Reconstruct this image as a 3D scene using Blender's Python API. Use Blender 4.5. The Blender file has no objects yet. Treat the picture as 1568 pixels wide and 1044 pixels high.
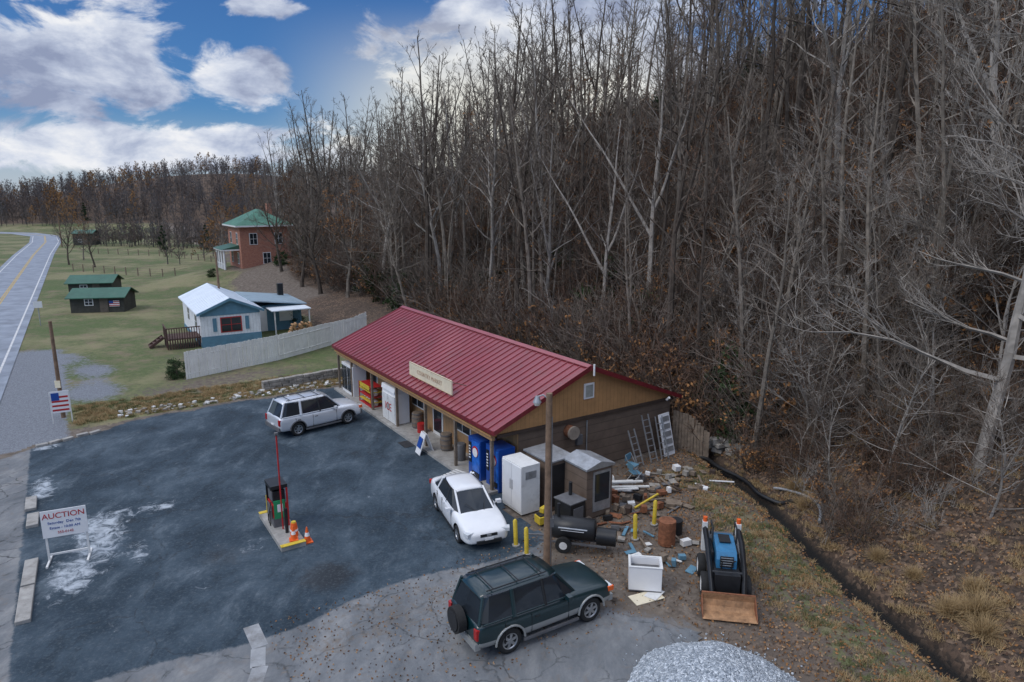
import bpy, math, random
import numpy as np
import bmesh
from mathutils import Vector, Matrix, noise as mnoise
random.seed(7); np.random.seed(7)
R=random.random
def U(a,b): return a+(b-a)*random.random()
scene=bpy.context.scene
COL=scene.collection
rad=math.radians

# ------------------------------------------------------------------ materials
def new_mat(name):
    m=bpy.data.materials.new(name); m.use_nodes=True
    nt=m.node_tree; b=nt.nodes.get('Principled BSDF')
    return m,nt,b
def N(nt,t,**k):
    n=nt.nodes.new(t)
    for a,v in k.items(): setattr(n,a,v)
    return n
def ramp(nt,fac,stops):
    r=N(nt,'ShaderNodeValToRGB')
    e=r.color_ramp.elements
    while len(e)>1: e.remove(e[-1])
    e[0].position=stops[0][0]; e[0].color=(*stops[0][1],1)
    for p,c in stops[1:]:
        x=e.new(p); x.color=(*c,1)
    nt.links.new(fac,r.inputs[0]); return r.outputs[0]
def noise_tex(nt,scale,detail=4,rough=.6,vec=None,dist=0):
    n=N(nt,'ShaderNodeTexNoise'); n.inputs['Scale'].default_value=scale
    n.inputs['Detail'].default_value=detail; n.inputs['Roughness'].default_value=rough
    n.inputs['Distortion'].default_value=dist
    if vec is None:
        tc=N(nt,'ShaderNodeTexCoord'); vec=tc.outputs['Object']
    nt.links.new(vec,n.inputs['Vector']); return n.outputs['Fac']
def mixc(nt,f,a,b,mode='MIX'):
    m=N(nt,'ShaderNodeMix',data_type='RGBA'); m.blend_type=mode
    if isinstance(f,(int,float)): m.inputs[0].default_value=f
    else: nt.links.new(f,m.inputs[0])
    for i,v in ((6,a),(7,b)):
        if isinstance(v,tuple): m.inputs[i].default_value=(*v,1)
        else: nt.links.new(v,m.inputs[i])
    return m.outputs[2]
def mth(nt,op,a,b=None,c=None,clamp=False):
    m=N(nt,'ShaderNodeMath',operation=op); m.use_clamp=clamp
    for i,v in enumerate((a,b,c)):
        if v is None: continue
        if isinstance(v,(int,float)): m.inputs[i].default_value=v
        else: nt.links.new(v,m.inputs[i])
    return m.outputs[0]
def sstep(nt,v,a,b):
    m=N(nt,'ShaderNodeMapRange'); m.interpolation_type='SMOOTHSTEP'
    nt.links.new(v,m.inputs[0]); m.inputs[1].default_value=a; m.inputs[2].default_value=b
    return m.outputs[0]
def bump(nt,b,h,strength=.3,dist=.02):
    n=N(nt,'ShaderNodeBump'); n.inputs['Strength'].default_value=strength; n.inputs['Distance'].default_value=dist
    nt.links.new(h,n.inputs['Height']); nt.links.new(n.outputs[0],b.inputs['Normal'])
MC={}
def M(name,col,rough=.7,var=.25,scale=3,metal=0,bmp=0,coat=0,bscale=None,dirt=0,simple=False):
    if name in MC: return MC[name]
    m,nt,b=new_mat(name)
    f=noise_tex(nt,scale,2 if simple else 5,.65)
    lo=tuple(c*(1-var) for c in col); hi=tuple(min(1,c*(1+var)) for c in col)
    c=ramp(nt,f,[(.3,lo),(.7,hi)])
    if dirt:
        f2=noise_tex(nt,scale*.6+.3,8,.75)
        c=mixc(nt,mth(nt,'MULTIPLY',sstep(nt,f2,.48,.7),dirt),c,(.09,.07,.05))
    nt.links.new(c,b.inputs['Base Color'])
    b.inputs['Roughness'].default_value=rough; b.inputs['Metallic'].default_value=metal
    if simple: b.inputs['Specular IOR Level'].default_value=.15
    if coat: b.inputs['Coat Weight'].default_value=coat; b.inputs['Coat Roughness'].default_value=.08
    if bmp:
        h=noise_tex(nt,bscale or scale*6,4,.6); bump(nt,b,h,bmp,.02)
    MC[name]=m; return m
def siding(name,col,period=.2,vertical=True,var=.15,depth=.5):
    m,nt,b=new_mat(name)
    tc=N(nt,'ShaderNodeTexCoord'); sp=N(nt,'ShaderNodeSeparateXYZ'); nt.links.new(tc.outputs['Object'],sp.inputs[0])
    src=mth(nt,'ADD',sp.outputs[0],sp.outputs[1]) if vertical else sp.outputs[2]
    fr=mth(nt,'FRACT',mth(nt,'DIVIDE',src,period))
    g=sstep(nt,fr,0,.12)
    f=noise_tex(nt,1.7,6,.7)
    lo=tuple(c*(1-var) for c in col); hi=tuple(min(1,c*(1+var)) for c in col)
    c=ramp(nt,f,[(.3,lo),(.7,hi)])
    c=mixc(nt,g,tuple(x*.6 for x in col),c)
    f3=noise_tex(nt,5,8,.75)
    c=mixc(nt,mth(nt,'MULTIPLY',sstep(nt,f3,.52,.75),.35),c,(.08,.06,.05))
    nt.links.new(c,b.inputs['Base Color']); b.inputs['Roughness'].default_value=.75
    bump(nt,b,g,depth,.02); return m

MAT=dict(
 red_roof=M('red_metal_roof',(.25,.04,.05),.36,.16,.5,0,0,.3,dirt=.35),
 red_rib=M('red_metal_rib',(.31,.07,.08),.35,.1,.9,0,0,.3),
 rib_shadow=M('painted_rib_shadow',(.06,.012,.015),.7,.2,2),  # shade beside the roof ribs, put into the colour
 red_trim=M('red_trim',(.16,.015,.02),.5),
 tan=siding('tan_siding',(.44,.235,.095),.22),
 brown=siding('brown_block_wall',(.15,.108,.08),.4,False,.2,.25),
 tanf=siding('tan_front_wall',(.4,.24,.115),.3),
 dtrim=M('dark_brown_trim',(.06,.04,.03),.7),
 white=M('white_paint',(.72,.72,.70),.5,.08,2,dirt=.25),
 whitec=M('clean_white',(.8,.8,.8),.4,.04,2),
 cream=M('cream_sign_paint',(.76,.68,.5),.6,.08,2,dirt=.25),
 glass=M('window_glass',(.02,.026,.033),.06,.2,1),
 conc=M('concrete',(.33,.32,.3),.9,.25,3,bmp=.3,dirt=.4),
 black=M('black_paint',(.015,.016,.018),.45,.3,3),
 rubber=M('rubber',(.018,.018,.018),.85,.2,8),
 chrome=M('bright_alloy',(.5,.51,.52),.3,.1,5,.85),
 galv=M('galvanised_metal',(.42,.44,.46),.45,.2,4,.6,dirt=.3),
 blue=M('blue_panel',(.012,.07,.33),.35,.15,2),
 yellow=M('yellow_paint',(.62,.45,.04),.55,.15,5,dirt=.35),
 orange=M('orange_plastic',(.8,.13,.02),.5,.1,5),
 redp=M('red_paint',(.45,.02,.02),.45,.15,4),
 greenp=M('green_paint',(.02,.3,.12),.45,.1,4),
 wood=M('weathered_wood',(.2,.155,.115),.85,.35,5,bmp=.4,dirt=.3),
 pole=M('utility_pole_wood',(.2,.13,.085),.85,.35,4,bmp=.5),
 rust=M('rusty_steel',(.22,.085,.04),.85,.45,7,bmp=.3),
 rustt=M('worn_bucket_steel',(.36,.2,.1),.7,.45,4,bmp=.3,dirt=.4),
 ltblue=M('house_blue_paint',(.11,.24,.33),.7,.15,2,dirt=.2),
 green_roof=M('green_metal_roof',(.03,.115,.075),.5,.25,.8,dirt=.3),
 dgreen=M('dark_shed_wall',(.05,.05,.042),.8,.3,2),
 wmetal=M('white_metal_roof',(.78,.84,.9),.4,.08,.7,dirt=.1),
 bmetal=M('grey_blue_roof',(.28,.37,.43),.5,.2,.8,dirt=.35),
 stone=M('stone_blocks',(.3,.28,.25),.9,.35,3,bmp=.6,dirt=.4),
 taillight=M('tail_light',(.4,.01,.01),.2,.1,5),
 headlight=M('head_light',(.65,.68,.7),.12,.1,5),
 grey=M('grey_plastic',(.12,.12,.125),.6,.2,4),
 loader_blue=M('loader_blue',(.03,.17,.33),.5,.2,4,dirt=.45),
)
def brick_mat():
    m,nt,b=new_mat('red_brick')
    tc=N(nt,'ShaderNodeTexCoord'); sp=N(nt,'ShaderNodeSeparateXYZ'); nt.links.new(tc.outputs['Object'],sp.inputs[0])
    cb=N(nt,'ShaderNodeCombineXYZ'); nt.links.new(mth(nt,'ADD',sp.outputs[0],sp.outputs[1]),cb.inputs[0]); nt.links.new(sp.outputs[2],cb.inputs[1])
    br=N(nt,'ShaderNodeTexBrick'); nt.links.new(cb.outputs[0],br.inputs[0])
    br.inputs['Color1'].default_value=(.43,.18,.11,1); br.inputs['Color2'].default_value=(.33,.12,.08,1); br.inputs['Mortar'].default_value=(.38,.32,.28,1)
    br.inputs['Scale'].default_value=2.2; br.inputs['Mortar Size'].default_value=.012
    nt.links.new(br.outputs[0],b.inputs['Base Color']); b.inputs['Roughness'].default_value=.9
    return m
MAT['brick']=brick_mat()

# ------------------------------------------------------------------ mesh builder
class B:
    def __init__(s,name,loc=(0,0,0),rot=0,tilt=None):
        s.name=name; s.loc=loc; s.rot=rot; s.parts={}; s.cur=None; s.part('body'); s.extra=[]; s.tilt=tilt
    def part(s,n):
        s.cur=s.parts.setdefault(n,dict(v=[],f=[],m=[],mats=[],smooth=[])); return s
    def mi(s,m):
        m=MAT[m] if isinstance(m,str) else m
        if m not in s.cur['mats']: s.cur['mats'].append(m)
        return s.cur['mats'].index(m)
    def add(s,vs,fs,m,smooth=False):
        c=s.cur; o=len(c['v']); i=s.mi(m)
        c['v']+= [tuple(v) for v in vs]
        for f in fs: c['f'].append(tuple(o+k for k in f)); c['m'].append(i); c['smooth'].append(smooth)
    def box(s,c,size,m,rz=0,rx=0,ry=0,tap=1.0):
        x,y,z=[q/2 for q in size]
        vs=[Vector((sx*x*(tap if sz>0 else 1),sy*y*(tap if sz>0 else 1),sz*z)) for sz in(-1,1) for sx,sy in((-1,-1),(1,-1),(1,1),(-1,1))]
        if rz or rx or ry:
            Mx=Matrix.Rotation(rz,3,'Z')@Matrix.Rotation(ry,3,'Y')@Matrix.Rotation(rx,3,'X')
            vs=[Mx@v for v in vs]
        vs=[v+Vector(c) for v in vs]
        s.add(vs,[(3,2,1,0),(4,5,6,7),(0,1,5,4),(1,2,6,5),(2,3,7,6),(3,0,4,7)],m)
    def b2(s,lo,hi,m):
        s.box([(a+b)/2 for a,b in zip(lo,hi)],[abs(b-a) for a,b in zip(lo,hi)],m)
    def tube(s,pts,rs,m,k=10,caps=True,smooth=True):
        pts=[Vector(p) for p in pts]
        if isinstance(rs,(int,float)): rs=[rs]*len(pts)
        vs=[];fs=[]
        for i,p in enumerate(pts):
            t=(pts[min(i+1,len(pts)-1)]-pts[max(i-1,0)]).normalized()
            a=t.cross(Vector((0,0,1))) 
            if a.length<.05: a=t.cross(Vector((1,0,0)))
            a.normalize(); b=t.cross(a)
            for j in range(k):
                an=2*math.pi*j/k; vs.append(p+a*math.cos(an)*rs[i]+b*math.sin(an)*rs[i])
        for i in range(len(pts)-1):
            for j in range(k):
                fs.append((i*k+j,i*k+(j+1)%k,(i+1)*k+(j+1)%k,(i+1)*k+j))
        s.add(vs,fs,m,smooth)
        if caps:
            s.add(vs[:k],[tuple(range(k))],m); s.add(vs[-k:],[tuple(range(k))[::-1]],m)
    def extr(s,pts2,axis,a,b,m):
        n=len(pts2)
        def mk(p,q): return (q,p[0],p[1]) if axis=='x' else ((p[0],q,p[1]) if axis=='y' else (p[0],p[1],q))
        vs=[mk(p,a) for p in pts2]+[mk(p,b) for p in pts2]
        fs=[tuple(range(n))[::-1],tuple(range(n,2*n))]+[(i,(i+1)%n,n+(i+1)%n,n+i) for i in range(n)]
        s.add(vs,fs,m)
    def text(s,txt,loc,size,m,rot=(math.pi/2,0,0)):
        s.extra.append((txt,loc,size,m,rot))
    def done(s,bevel=0):
        objs=[]
        for pn,c in s.parts.items():
            if not c['v']: continue
            me=bpy.data.meshes.new(s.name+'_'+pn); me.from_pydata(c['v'],[],c['f'])
            for m in c['mats']: me.materials.append(m)
            me.polygons.foreach_set('material_index',c['m']); me.polygons.foreach_set('use_smooth',c['smooth'])
            me.update()
            bm=bmesh.new(); bm.from_mesh(me); bmesh.ops.recalc_face_normals(bm,faces=bm.faces); bm.to_mesh(me); bm.free()
            o=bpy.data.objects.new(pn,me); COL.objects.link(o); objs.append(o)
            if bevel:
                bv=o.modifiers.new('b','BEVEL'); bv.width=bevel; bv.segments=2; bv.limit_method='ANGLE'; bv.angle_limit=rad(50)
        for (t,l,sz,m,ro) in s.extra:
            cu=bpy.data.curves.new('lettering','FONT'); cu.body=t; cu.size=sz; cu.extrude=.004; cu.align_x='CENTER'; cu.align_y='CENTER'
            cu.materials.append(MAT[m] if isinstance(m,str) else m)
            o=bpy.data.objects.new('lettering',cu); o.location=l; o.rotation_euler=ro; COL.objects.link(o); objs.append(o)
        if len(objs)==1: root=objs[0]; root.name=s.name
        else:
            root=bpy.data.objects.new(s.name,None); root.empty_display_size=.3; COL.objects.link(root)
            for o in objs: o.parent=root
        root.location=s.loc; root.rotation_euler=(0,0,s.rot) if s.tilt is None else (s.tilt[0],s.tilt[1],s.rot)
        return root

# ------------------------------------------------------------------ site frame
ROT=rad(33.2); OX,OY=-.7,25.8
bx,by=math.cos(ROT),math.sin(ROT)
def L(xp,yp,z=0): return (OX+bx*xp-by*yp, OY+by*xp+bx*yp, z)
def toL(x,y): return (bx*(x-OX)+by*(y-OY), -by*(x-OX)+bx*(y-OY))
def ss(v): 
    v=np.clip(v,0,1); return v*v*(3-2*v)
def toe(yp): return np.interp(yp,[-60,-25,-15.6,-10.9,-6.4,-1,3,70,110,400],[-16,.4,4.9,6.8,9.3,11.4,12.2,12.5,20,30])
def vnoise(x,y,s,seed=0):
    return mnoise.noise(Vector((x*s+seed*13.7,y*s-seed*7.1,seed*3.3)))
def terrain_np(x,y):
    xp=bx*(x-OX)+by*(y-OY); yp=-by*(x-OX)+bx*(y-OY)
    d=xp-toe(yp)
    C=np.interp(yp,[-60,10,26,45,92,130,180,300,600],[32,29,25,20.5,15,10,7,5,2])
    p=np.interp(d,[0,1.5,3,5.5,8,12,20,35,42,48,60,90,150,400],[0,.012,.035,.085,.15,.26,.49,.88,.975,.99,.9,.65,.4,.3])
    h=C*p
    h=h+ss((d+7)/7)*1.2*ss((yp-22)/12)
    und=(np.sin(x*.31+y*.17)*np.sin(y*.23-x*.11+1.3)*.7+np.sin(x*.9+1)*np.sin(y*.8+.5)*.16)*ss(d/10)
    h=h+und
    dist=np.interp(x,[-700,-350,-300,-243,-134,-60,300],[2,3,5,13,21,21,19])*ss((y-240)/140)*(1+.16*np.sin(x*.032+1)+.12*np.sin(x*.011+y*.01))
    h=np.maximum(h,dist)
    h=h+1.9*np.exp(-(((x+35.5)**2+(y-102)**2)/13**2)**2)
    h=h-.8*np.exp(-((d+.2)/.5)**2)*ss((4-yp)/5)
    h=h+.18*ss((d+4.2)/1.5)*ss((-.9-d)/1.2)*ss((-3-yp)/3)
    return h-.03
def TH(x,y): return float(terrain_np(np.array([float(x)]),np.array([float(y)]))[0])

def axis(pts):
    out=[]
    for a,b,st in pts: out+=list(np.arange(a,b,st))
    return np.array(out)
xs=axis([(-1500,-500,100),(-500,-100,8),(-100,-32,1.3),(-32,-8,.5),(-8,22,.2),(22,45,.7),(45,120,2.5),(120,600,30),(600,1501,150)])
ys=axis([(-300,0,20),(0,10,1),(10,35,.2),(35,70,.5),(70,130,1.2),(130,260,3),(260,600,8),(600,2001,100)])
X,Y=np.meshgrid(xs,ys); Z=terrain_np(X,Y)
nx,ny=len(xs),len(ys)
V=np.stack([X.ravel(),Y.ravel(),Z.ravel()],1)
ii=np.arange(nx*ny).reshape(ny,nx)
F=np.stack([ii[:-1,:-1].ravel(),ii[:-1,1:].ravel(),ii[1:,1:].ravel(),ii[1:,:-1].ravel()],1)
me=bpy.data.meshes.new('ground'); me.from_pydata(V.tolist(),[],F.tolist()); me.update()
me.polygons.foreach_set('use_smooth',[True]*len(me.polygons))
XP=bx*(X-OX)+by*(Y-OY); YP=-by*(X-OX)+bx*(Y-OY); D=XP-toe(YP)
grass=ss((YP-18.5)/1.5)*ss((-D-5+2*np.sin(X*.5)*np.sin(Y*.4))/4)*.85
grass=np.where(Y>262,0.0,grass)
grass=np.maximum(grass, .47*ss((D+4.4)/1.4)*ss((-.7-D)/.8)*ss((-2.5-YP)/3))
grass=np.maximum(grass, (XP<-19)*.85*(Y<262))
leaf=ss((D+2.2)/2.2); leaf=np.maximum(leaf,(Y>262)*1.0)
leaf=np.maximum(leaf,.45*ss((D+9)/4)*(YP<0))
leaf=np.maximum(leaf,.75*ss((XP+2)/6)*ss((YP-20)/2)*ss((60-YP)/10))
grav=ss((XP+18.8)/.6)*ss((-13.8-XP)/1.2)*ss((YP-16.5)/1)*ss((46-YP)/6)
def blob(cx,cy,r,q=1.): return np.exp(-(((XP-cx)/r)**2+((YP-cy)/(r*q))**2))
grav=np.maximum(grav,np.clip(.8*blob(-13,27,2.2,1.6)+.7*blob(-12.5,33,1.5,1.5)+.6*blob(-14,38,2,2),0,1))
grass=grass-.45*blob(-8,24,3.5,.7)-.4*blob(-3,26,4,.5)-.35*blob(-6,33,2,2.5)-.4*blob(2,60,5,2.5)
ditch=np.exp(-((D+.2)/.5)**2)*ss((2-YP)/4)
ca=me.color_attributes.new('mask','FLOAT_COLOR','POINT')
ca.data.foreach_set('color',np.stack([grass.ravel(),leaf.ravel(),grav.ravel(),np.ones(nx*ny)],1).astype(np.float32).ravel())
cd=me.color_attributes.new('ditch_dark','FLOAT_COLOR','POINT')
cd.data.foreach_set('color',np.stack([ditch.ravel()]*3+[np.ones(nx*ny)],1).astype(np.float32).ravel())
ground=bpy.data.objects.new('ground',me); COL.objects.link(ground)
m,nt,b=new_mat('ground_soil')
at_=N(nt,'ShaderNodeAttribute',attribute_name='mask'); sp=N(nt,'ShaderNodeSeparateColor'); nt.links.new(at_.outputs['Color'],sp.inputs[0])
aw=N(nt,'ShaderNodeAttribute',attribute_name='ditch_dark')
n1=noise_tex(nt,.45,7,.7); n2=noise_tex(nt,3.2,7,.75); n3=noise_tex(nt,18,3,.7); n0=noise_tex(nt,.09,5,.65)
vo=N(nt,'ShaderNodeTexVoronoi'); vo.inputs['Scale'].default_value=9; tc=N(nt,'ShaderNodeTexCoord'); nt.links.new(tc.outputs['Object'],vo.inputs['Vector'])
vs_=N(nt,'ShaderNodeSeparateColor'); nt.links.new(vo.outputs['Color'],vs_.inputs[0])
leafc=ramp(nt,vs_.outputs[0],[(0,(.033,.024,.018)),(.35,(.085,.056,.038)),(.7,(.145,.092,.06)),(1,(.27,.185,.125))])
leafc=mixc(nt,sstep(nt,n1,.35,.65),mixc(nt,.6,leafc,(.045,.035,.026)),leafc)
dirtc=ramp(nt,n2,[(.3,(.07,.055,.045)),(.5,(.15,.12,.095)),(.72,(.27,.23,.19))])
gr1=ramp(nt,n2,[(.25,(.045,.065,.022)),(.5,(.105,.13,.045)),(.75,(.2,.2,.1))])
grc=mixc(nt,mth(nt,'MULTIPLY',sstep(nt,n1,.46,.64),.9),gr1,(.19,.15,.095))
grc=mixc(nt,mth(nt,'MULTIPLY',sstep(nt,n0,.46,.6),.6),grc,(.27,.24,.13))
grc=mixc(nt,mth(nt,'MULTIPLY',sstep(nt,n0,.5,.36),.55),grc,(.07,.115,.03))
gvc=ramp(nt,n3,[(.3,(.09,.1,.12)),(.7,(.28,.3,.33))])
def brk(sock,k=.55):
    v=mth(nt,'ADD',sock,mth(nt,'MULTIPLY',mth(nt,'SUBTRACT',n2,.5),k*2)); v=mth(nt,'ADD',v,mth(nt,'MULTIPLY',mth(nt,'SUBTRACT',n1,.5),k)); return sstep(nt,v,.35,.65)
c=mixc(nt,brk(sp.outputs[1]),dirtc,leafc)
c=mixc(nt,brk(sp.outputs[0],1.0),c,grc)
c=mixc(nt,brk(sp.outputs[2],.5),c,gvc)
c=mixc(nt,sstep(nt,aw.outputs['Fac'],.3,.75),c,(.008,.008,.008))  # near-black blended in along the ditch line
nt.links.new(c,b.inputs['Base Color']); b.inputs['Roughness'].default_value=.95
bump(nt,b,mth(nt,'ADD',n3,mth(nt,'ADD',n2,vs_.outputs[1])),.6,.06)
me.materials.append(m)

# ------------------------------------------------------------------ parking lot
def lot():
    st=.2
    xa=np.arange(-18.9,1.5,st); ya=np.arange(-26,21.2,st)
    Xl,Yl=np.meshgrid(xa,ya)
    wob=lambda v,s: .35*np.sin(v*1.3+s)+.2*np.sin(v*3.1+s*2)
    keep=(Xl< np.where(Yl<-.5,.1+wob(Yl,1),1.5))
    fb=np.interp(Xl,[-19,-15.6,-12,-9,0,2],[15.8,17.4,19.2,20,20,20.3])+wob(Xl,3)*.5
    keep&=Yl<fb
    nX,nY=len(xa),len(ya)
    W=np.stack([OX+bx*Xl-by*Yl,OY+by*Xl+bx*Yl,np.full_like(Xl,.0)],-1)
    V=W.reshape(-1,3); idx=np.arange(nX*nY).reshape(nY,nX)
    k=keep[:-1,:-1]&keep[1:,1:]
    F=np.stack([idx[:-1,:-1][k],idx[:-1,1:][k],idx[1:,1:][k],idx[1:,:-1][k]],1)
    me=bpy.data.meshes.new('parking_lot'); me.from_pydata(V.tolist(),[],F.tolist())
    light=ss((-3.6-Yl+.3*np.sin(Xl*.8))/.5)*.8
    light=np.maximum(light,ss((-15.7-Xl)/.5)*1.0)
    dirt=ss((Xl+1.9+1.2*np.sin(Yl*.7))/2.2)*(Yl<-1.5)
    dirt=np.maximum(dirt,ss((Yl-fb+.9)/.8))
    dirt=np.maximum(dirt,.42*np.exp(-((Yl+5.2)/1.6)**2)*ss((Xl+12)/4))
    g=lambda cx,cy,r,q=1.:np.exp(-(((Xl-cx)/r)**2+((Yl-cy)/(r*q))**2))
    stain=g(-13.6,5.2,.9,2.6)*1.15+g(-14.6,2.4,.7,2.)+g(-11.7,6.6,1.2,.5)*.8+g(-15.4,11,.55,3.2)*1.0+g(-15.3,17,.8,.8)+g(-9,1.5,1.4,.4)*.6+g(-12.5,3,.3,3)*.7+g(-11,0,.35,3)*.4+g(-4,3,1,.3)*.4
    oil=g(-7.6,-2,1.2)+g(-10.2,1.2,1.2)*.7+g(-4,-12.5,.9)+g(-6,2,2)*.4+g(-3,8,.6,3)*.6+g(-9,9,3,.5)*.4+g(-12,12,1.5,1)*.3
    ca=me.color_attributes.new('mask','FLOAT_COLOR','POINT')
    ca.data.foreach_set('color',np.stack([light.ravel(),np.clip(stain,0,1).ravel(),dirt.ravel(),np.ones(nX*nY)],1).astype(np.float32).ravel())
    ca=me.color_attributes.new('oil','FLOAT_COLOR','POINT')
    ca.data.foreach_set('color',np.stack([np.clip(oil,0,1).ravel()]*3+[np.ones(nX*nY)],1).astype(np.float32).ravel())
    o=bpy.data.objects.new('parking_lot',me); COL.objects.link(o)
    m,nt,b=new_mat('old_asphalt')
    at=N(nt,'ShaderNodeAttribute',attribute_name='mask'); sp=N(nt,'ShaderNodeSeparateColor'); nt.links.new(at.outputs['Color'],sp.inputs[0])
    ol=N(nt,'ShaderNodeAttribute',attribute_name='oil')
    tc=N(nt,'ShaderNodeTexCoord'); mp=N(nt,'ShaderNodeMapping'); mp.vector_type='POINT'
    mp.inputs['Rotation'].default_value=(0,0,-ROT); mp.inputs['Scale'].default_value=(1.0,.5,1)
    nt.links.new(tc.outputs['Object'],mp.inputs[0])
    a=noise_tex(nt,.3,9,.7,dist=.3); c2=noise_tex(nt,2.1,8,.75,dist=.8); fi=noise_tex(nt,45,3,.8); md=noise_tex(nt,.8,9,.75,mp.outputs[0],.25); gr=noise_tex(nt,9,5,.8)
    base=ramp(nt,a,[(.3,(.016,.03,.044)),(.45,(.028,.047,.066)),(.55,(.045,.069,.092)),(.68,(.08,.11,.138))])
    base=mixc(nt,mth(nt,'MULTIPLY',sstep(nt,md,.5,.7),.55),base,(.14,.175,.205))
    base=mixc(nt,mth(nt,'MULTIPLY',sstep(nt,md,.5,.36),.6),base,(.013,.024,.034))
    base=mixc(nt,mth(nt,'MULTIPLY',sstep(nt,c2,.58,.76),.5),base,(.18,.19,.2))
    lt=ramp(nt,md,[(.3,(.1,.11,.12)),(.5,(.17,.18,.19)),(.7,(.29,.29,.285))])
    lt=mixc(nt,mth(nt,'MULTIPLY',sstep(nt,c2,.52,.7),.55),lt,(.19,.155,.125))
    c=mixc(nt,sstep(nt,mth(nt,'ADD',sp.outputs[0],mth(nt,'MULTIPLY',mth(nt,'SUBTRACT',c2,.5),1.0)),.3,.6),base,lt)
    def cracks(scale,w,dist):
        tc=N(nt,'ShaderNodeTexCoord'); nn=N(nt,'ShaderNodeTexNoise'); nn.inputs['Scale'].default_value=1.3; nn.inputs['Detail'].default_value=6
        nt.links.new(tc.outputs['Object'],nn.inputs['Vector'])
        mx=N(nt,'ShaderNodeMix',data_type='VECTOR'); mx.inputs[0].default_value=dist
        nt.links.new(tc.outputs['Object'],mx.inputs[4]); nt.links.new(nn.outputs['Color'],mx.inputs[5])
        v=N(nt,'ShaderNodeTexVoronoi'); v.feature='DISTANCE_TO_EDGE'; v.inputs['Scale'].default_value=scale
        nt.links.new(mx.outputs[1],v.inputs['Vector'])
        return mth(nt,'SUBTRACT',1,sstep(nt,v.outputs[0],0,w))
    k1=mth(nt,'MULTIPLY',cracks(.3,.009,.5),sstep(nt,c2,.38,.55)); k2=cracks(1.5,.035,.45)
    k2=mth(nt,'MULTIPLY',k2,sstep(nt,a,.45,.58)); k2=mth(nt,'MULTIPLY',k2,mth(nt,'ADD',.15,sp.outputs[0]))
    c=mixc(nt,mth(nt,'MULTIPLY',k1,.5),c,(.018,.02,.022)); c=mixc(nt,mth(nt,'MULTIPLY',k2,.7),c,(.03,.03,.03))
    c=mixc(nt,mth(nt,'MULTIPLY',sstep(nt,mth(nt,'ADD',ol.outputs['Fac'],mth(nt,'SUBTRACT',c2,.5)),.35,.9),.75),c,(.02,.022,.025))
    c=mixc(nt,mth(nt,'MULTIPLY',sstep(nt,mth(nt,'ADD',sp.outputs[1],mth(nt,'MULTIPLY',mth(nt,'SUBTRACT',c2,.55),3.2)),.3,1.1),.8),c,(.52,.57,.62))
    dc=ramp(nt,c2,[(.3,(.08,.06,.045)),(.7,(.2,.165,.13))])
    c=mixc(nt,sstep(nt,mth(nt,'ADD',sp.outputs[2],mth(nt,'MULTIPLY',mth(nt,'SUBTRACT',c2,.5),1.6)),.3,.75),c,dc)
    c=mixc(nt,mth(nt,'MULTIPLY',sstep(nt,gr,.48,.72),.3),c,(.2,.22,.235))
    c=mixc(nt,mth(nt,'MULTIPLY',sstep(nt,fi,.6,.8),.4),c,(.25,.26,.27))
    nt.links.new(c,b.inputs['Base Color']); b.inputs['Roughness'].default_value=.85
    b.inputs['Specular IOR Level'].default_value=.3
    bump(nt,b,fi,.4,.01)
    me.materials.append(m)
lot()

def strip(name,pts,offa,offb,z,mat,dash=None):
    b=B(name); P=[Vector((p[0],p[1],0)) for p in pts]; Q=[]
    for i in range(len(P)-1):
        n=max(1,int((P[i+1]-P[i]).length/6))
        for k in range(n): Q.append(P[i].lerp(P[i+1],k/n))
    Q.append(P[-1]); vs=[];fs=[]
    for i,p in enumerate(Q):
        t=(Q[min(i+1,len(Q)-1)]-Q[max(i-1,0)]).normalized(); n=Vector((t.y,-t.x,0))
        for o in(offa,offb):
            q=p+n*o; vs.append((q.x,q.y,z))
    for i in range(len(Q)-1): fs.append((2*i,2*i+1,2*i+3,2*i+2))
    b.add(vs,fs,mat); return b.done()
cen=[(6,-26),(-6.3,-6.5),(-38.1,44.4),(-100,143.4),(-124,183),(-143,211),(-160,226),(-182,234),(-215,236),(-300,238)]
road_m=M('road_asphalt',(.24,.27,.32),.85,.3,.5,bmp=.2,bscale=30,dirt=.12)
strip('road',cen,-3.6,3.6,.012,road_m)
pw=M('road_paint_white',(.6,.6,.6),.7,.2,3,dirt=.3); py_=M('road_paint_yellow',(.55,.36,.05),.7,.2,3,dirt=.2)
strip('road_edge_line',cen,2.85,3.0,.018,pw); strip('road_edge_line',cen,-3.0,-2.85,.018,pw)
strip('road_centre_line',cen,.06,.17,.018,py_); strip('road_centre_line',cen,-.17,-.06,.018,py_)
k=B('concrete_kerb',L(-15.65,0,0),ROT)
for a,c_ in((.3,2.4),(2.5,4.3),(7.2,8.4),(8.9,10.2)): k.box((U(-.1,.1),(a+c_)/2,.05),(.38,c_-a,.13),'conc',rz=U(-.04,.04))
k.done(.02)
k=B('broken_kerb',L(-15.4,17.2,0),ROT+.35)
for i in range(5): k.box((i*.55+U(-.1,.1),U(-.1,.1),.05),(.5,.25,.14),'conc',rz=U(-.2,.2))
k.done(.02)
patch=M('old_concrete_patch',(.3,.31,.32),.9,.25,2,bmp=.2,dirt=.5)
s_=B('concrete_strip')
for (x,y,a,l,w) in((-7.15,16.9,2.15,1.1,.42),(-6.75,16.0,1.9,.8,.38),(-6.5,15.2,1.7,.9,.4),(-4.5,14.5,.12,1.2,.3),(-3.3,14.6,.0,.9,.3)):
    s_.box((x,y,.002),(l,w,.006),patch,rz=a)
s_.done()
dr=B('storm_drain',L(-.35,7.6,0),ROT); dr.box((0,0,.004),(.7,.9,.012),'black')
for i in range(7): dr.box((0,-.4+i*.13,.014),(.66,.03,.012),'grey')
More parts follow.
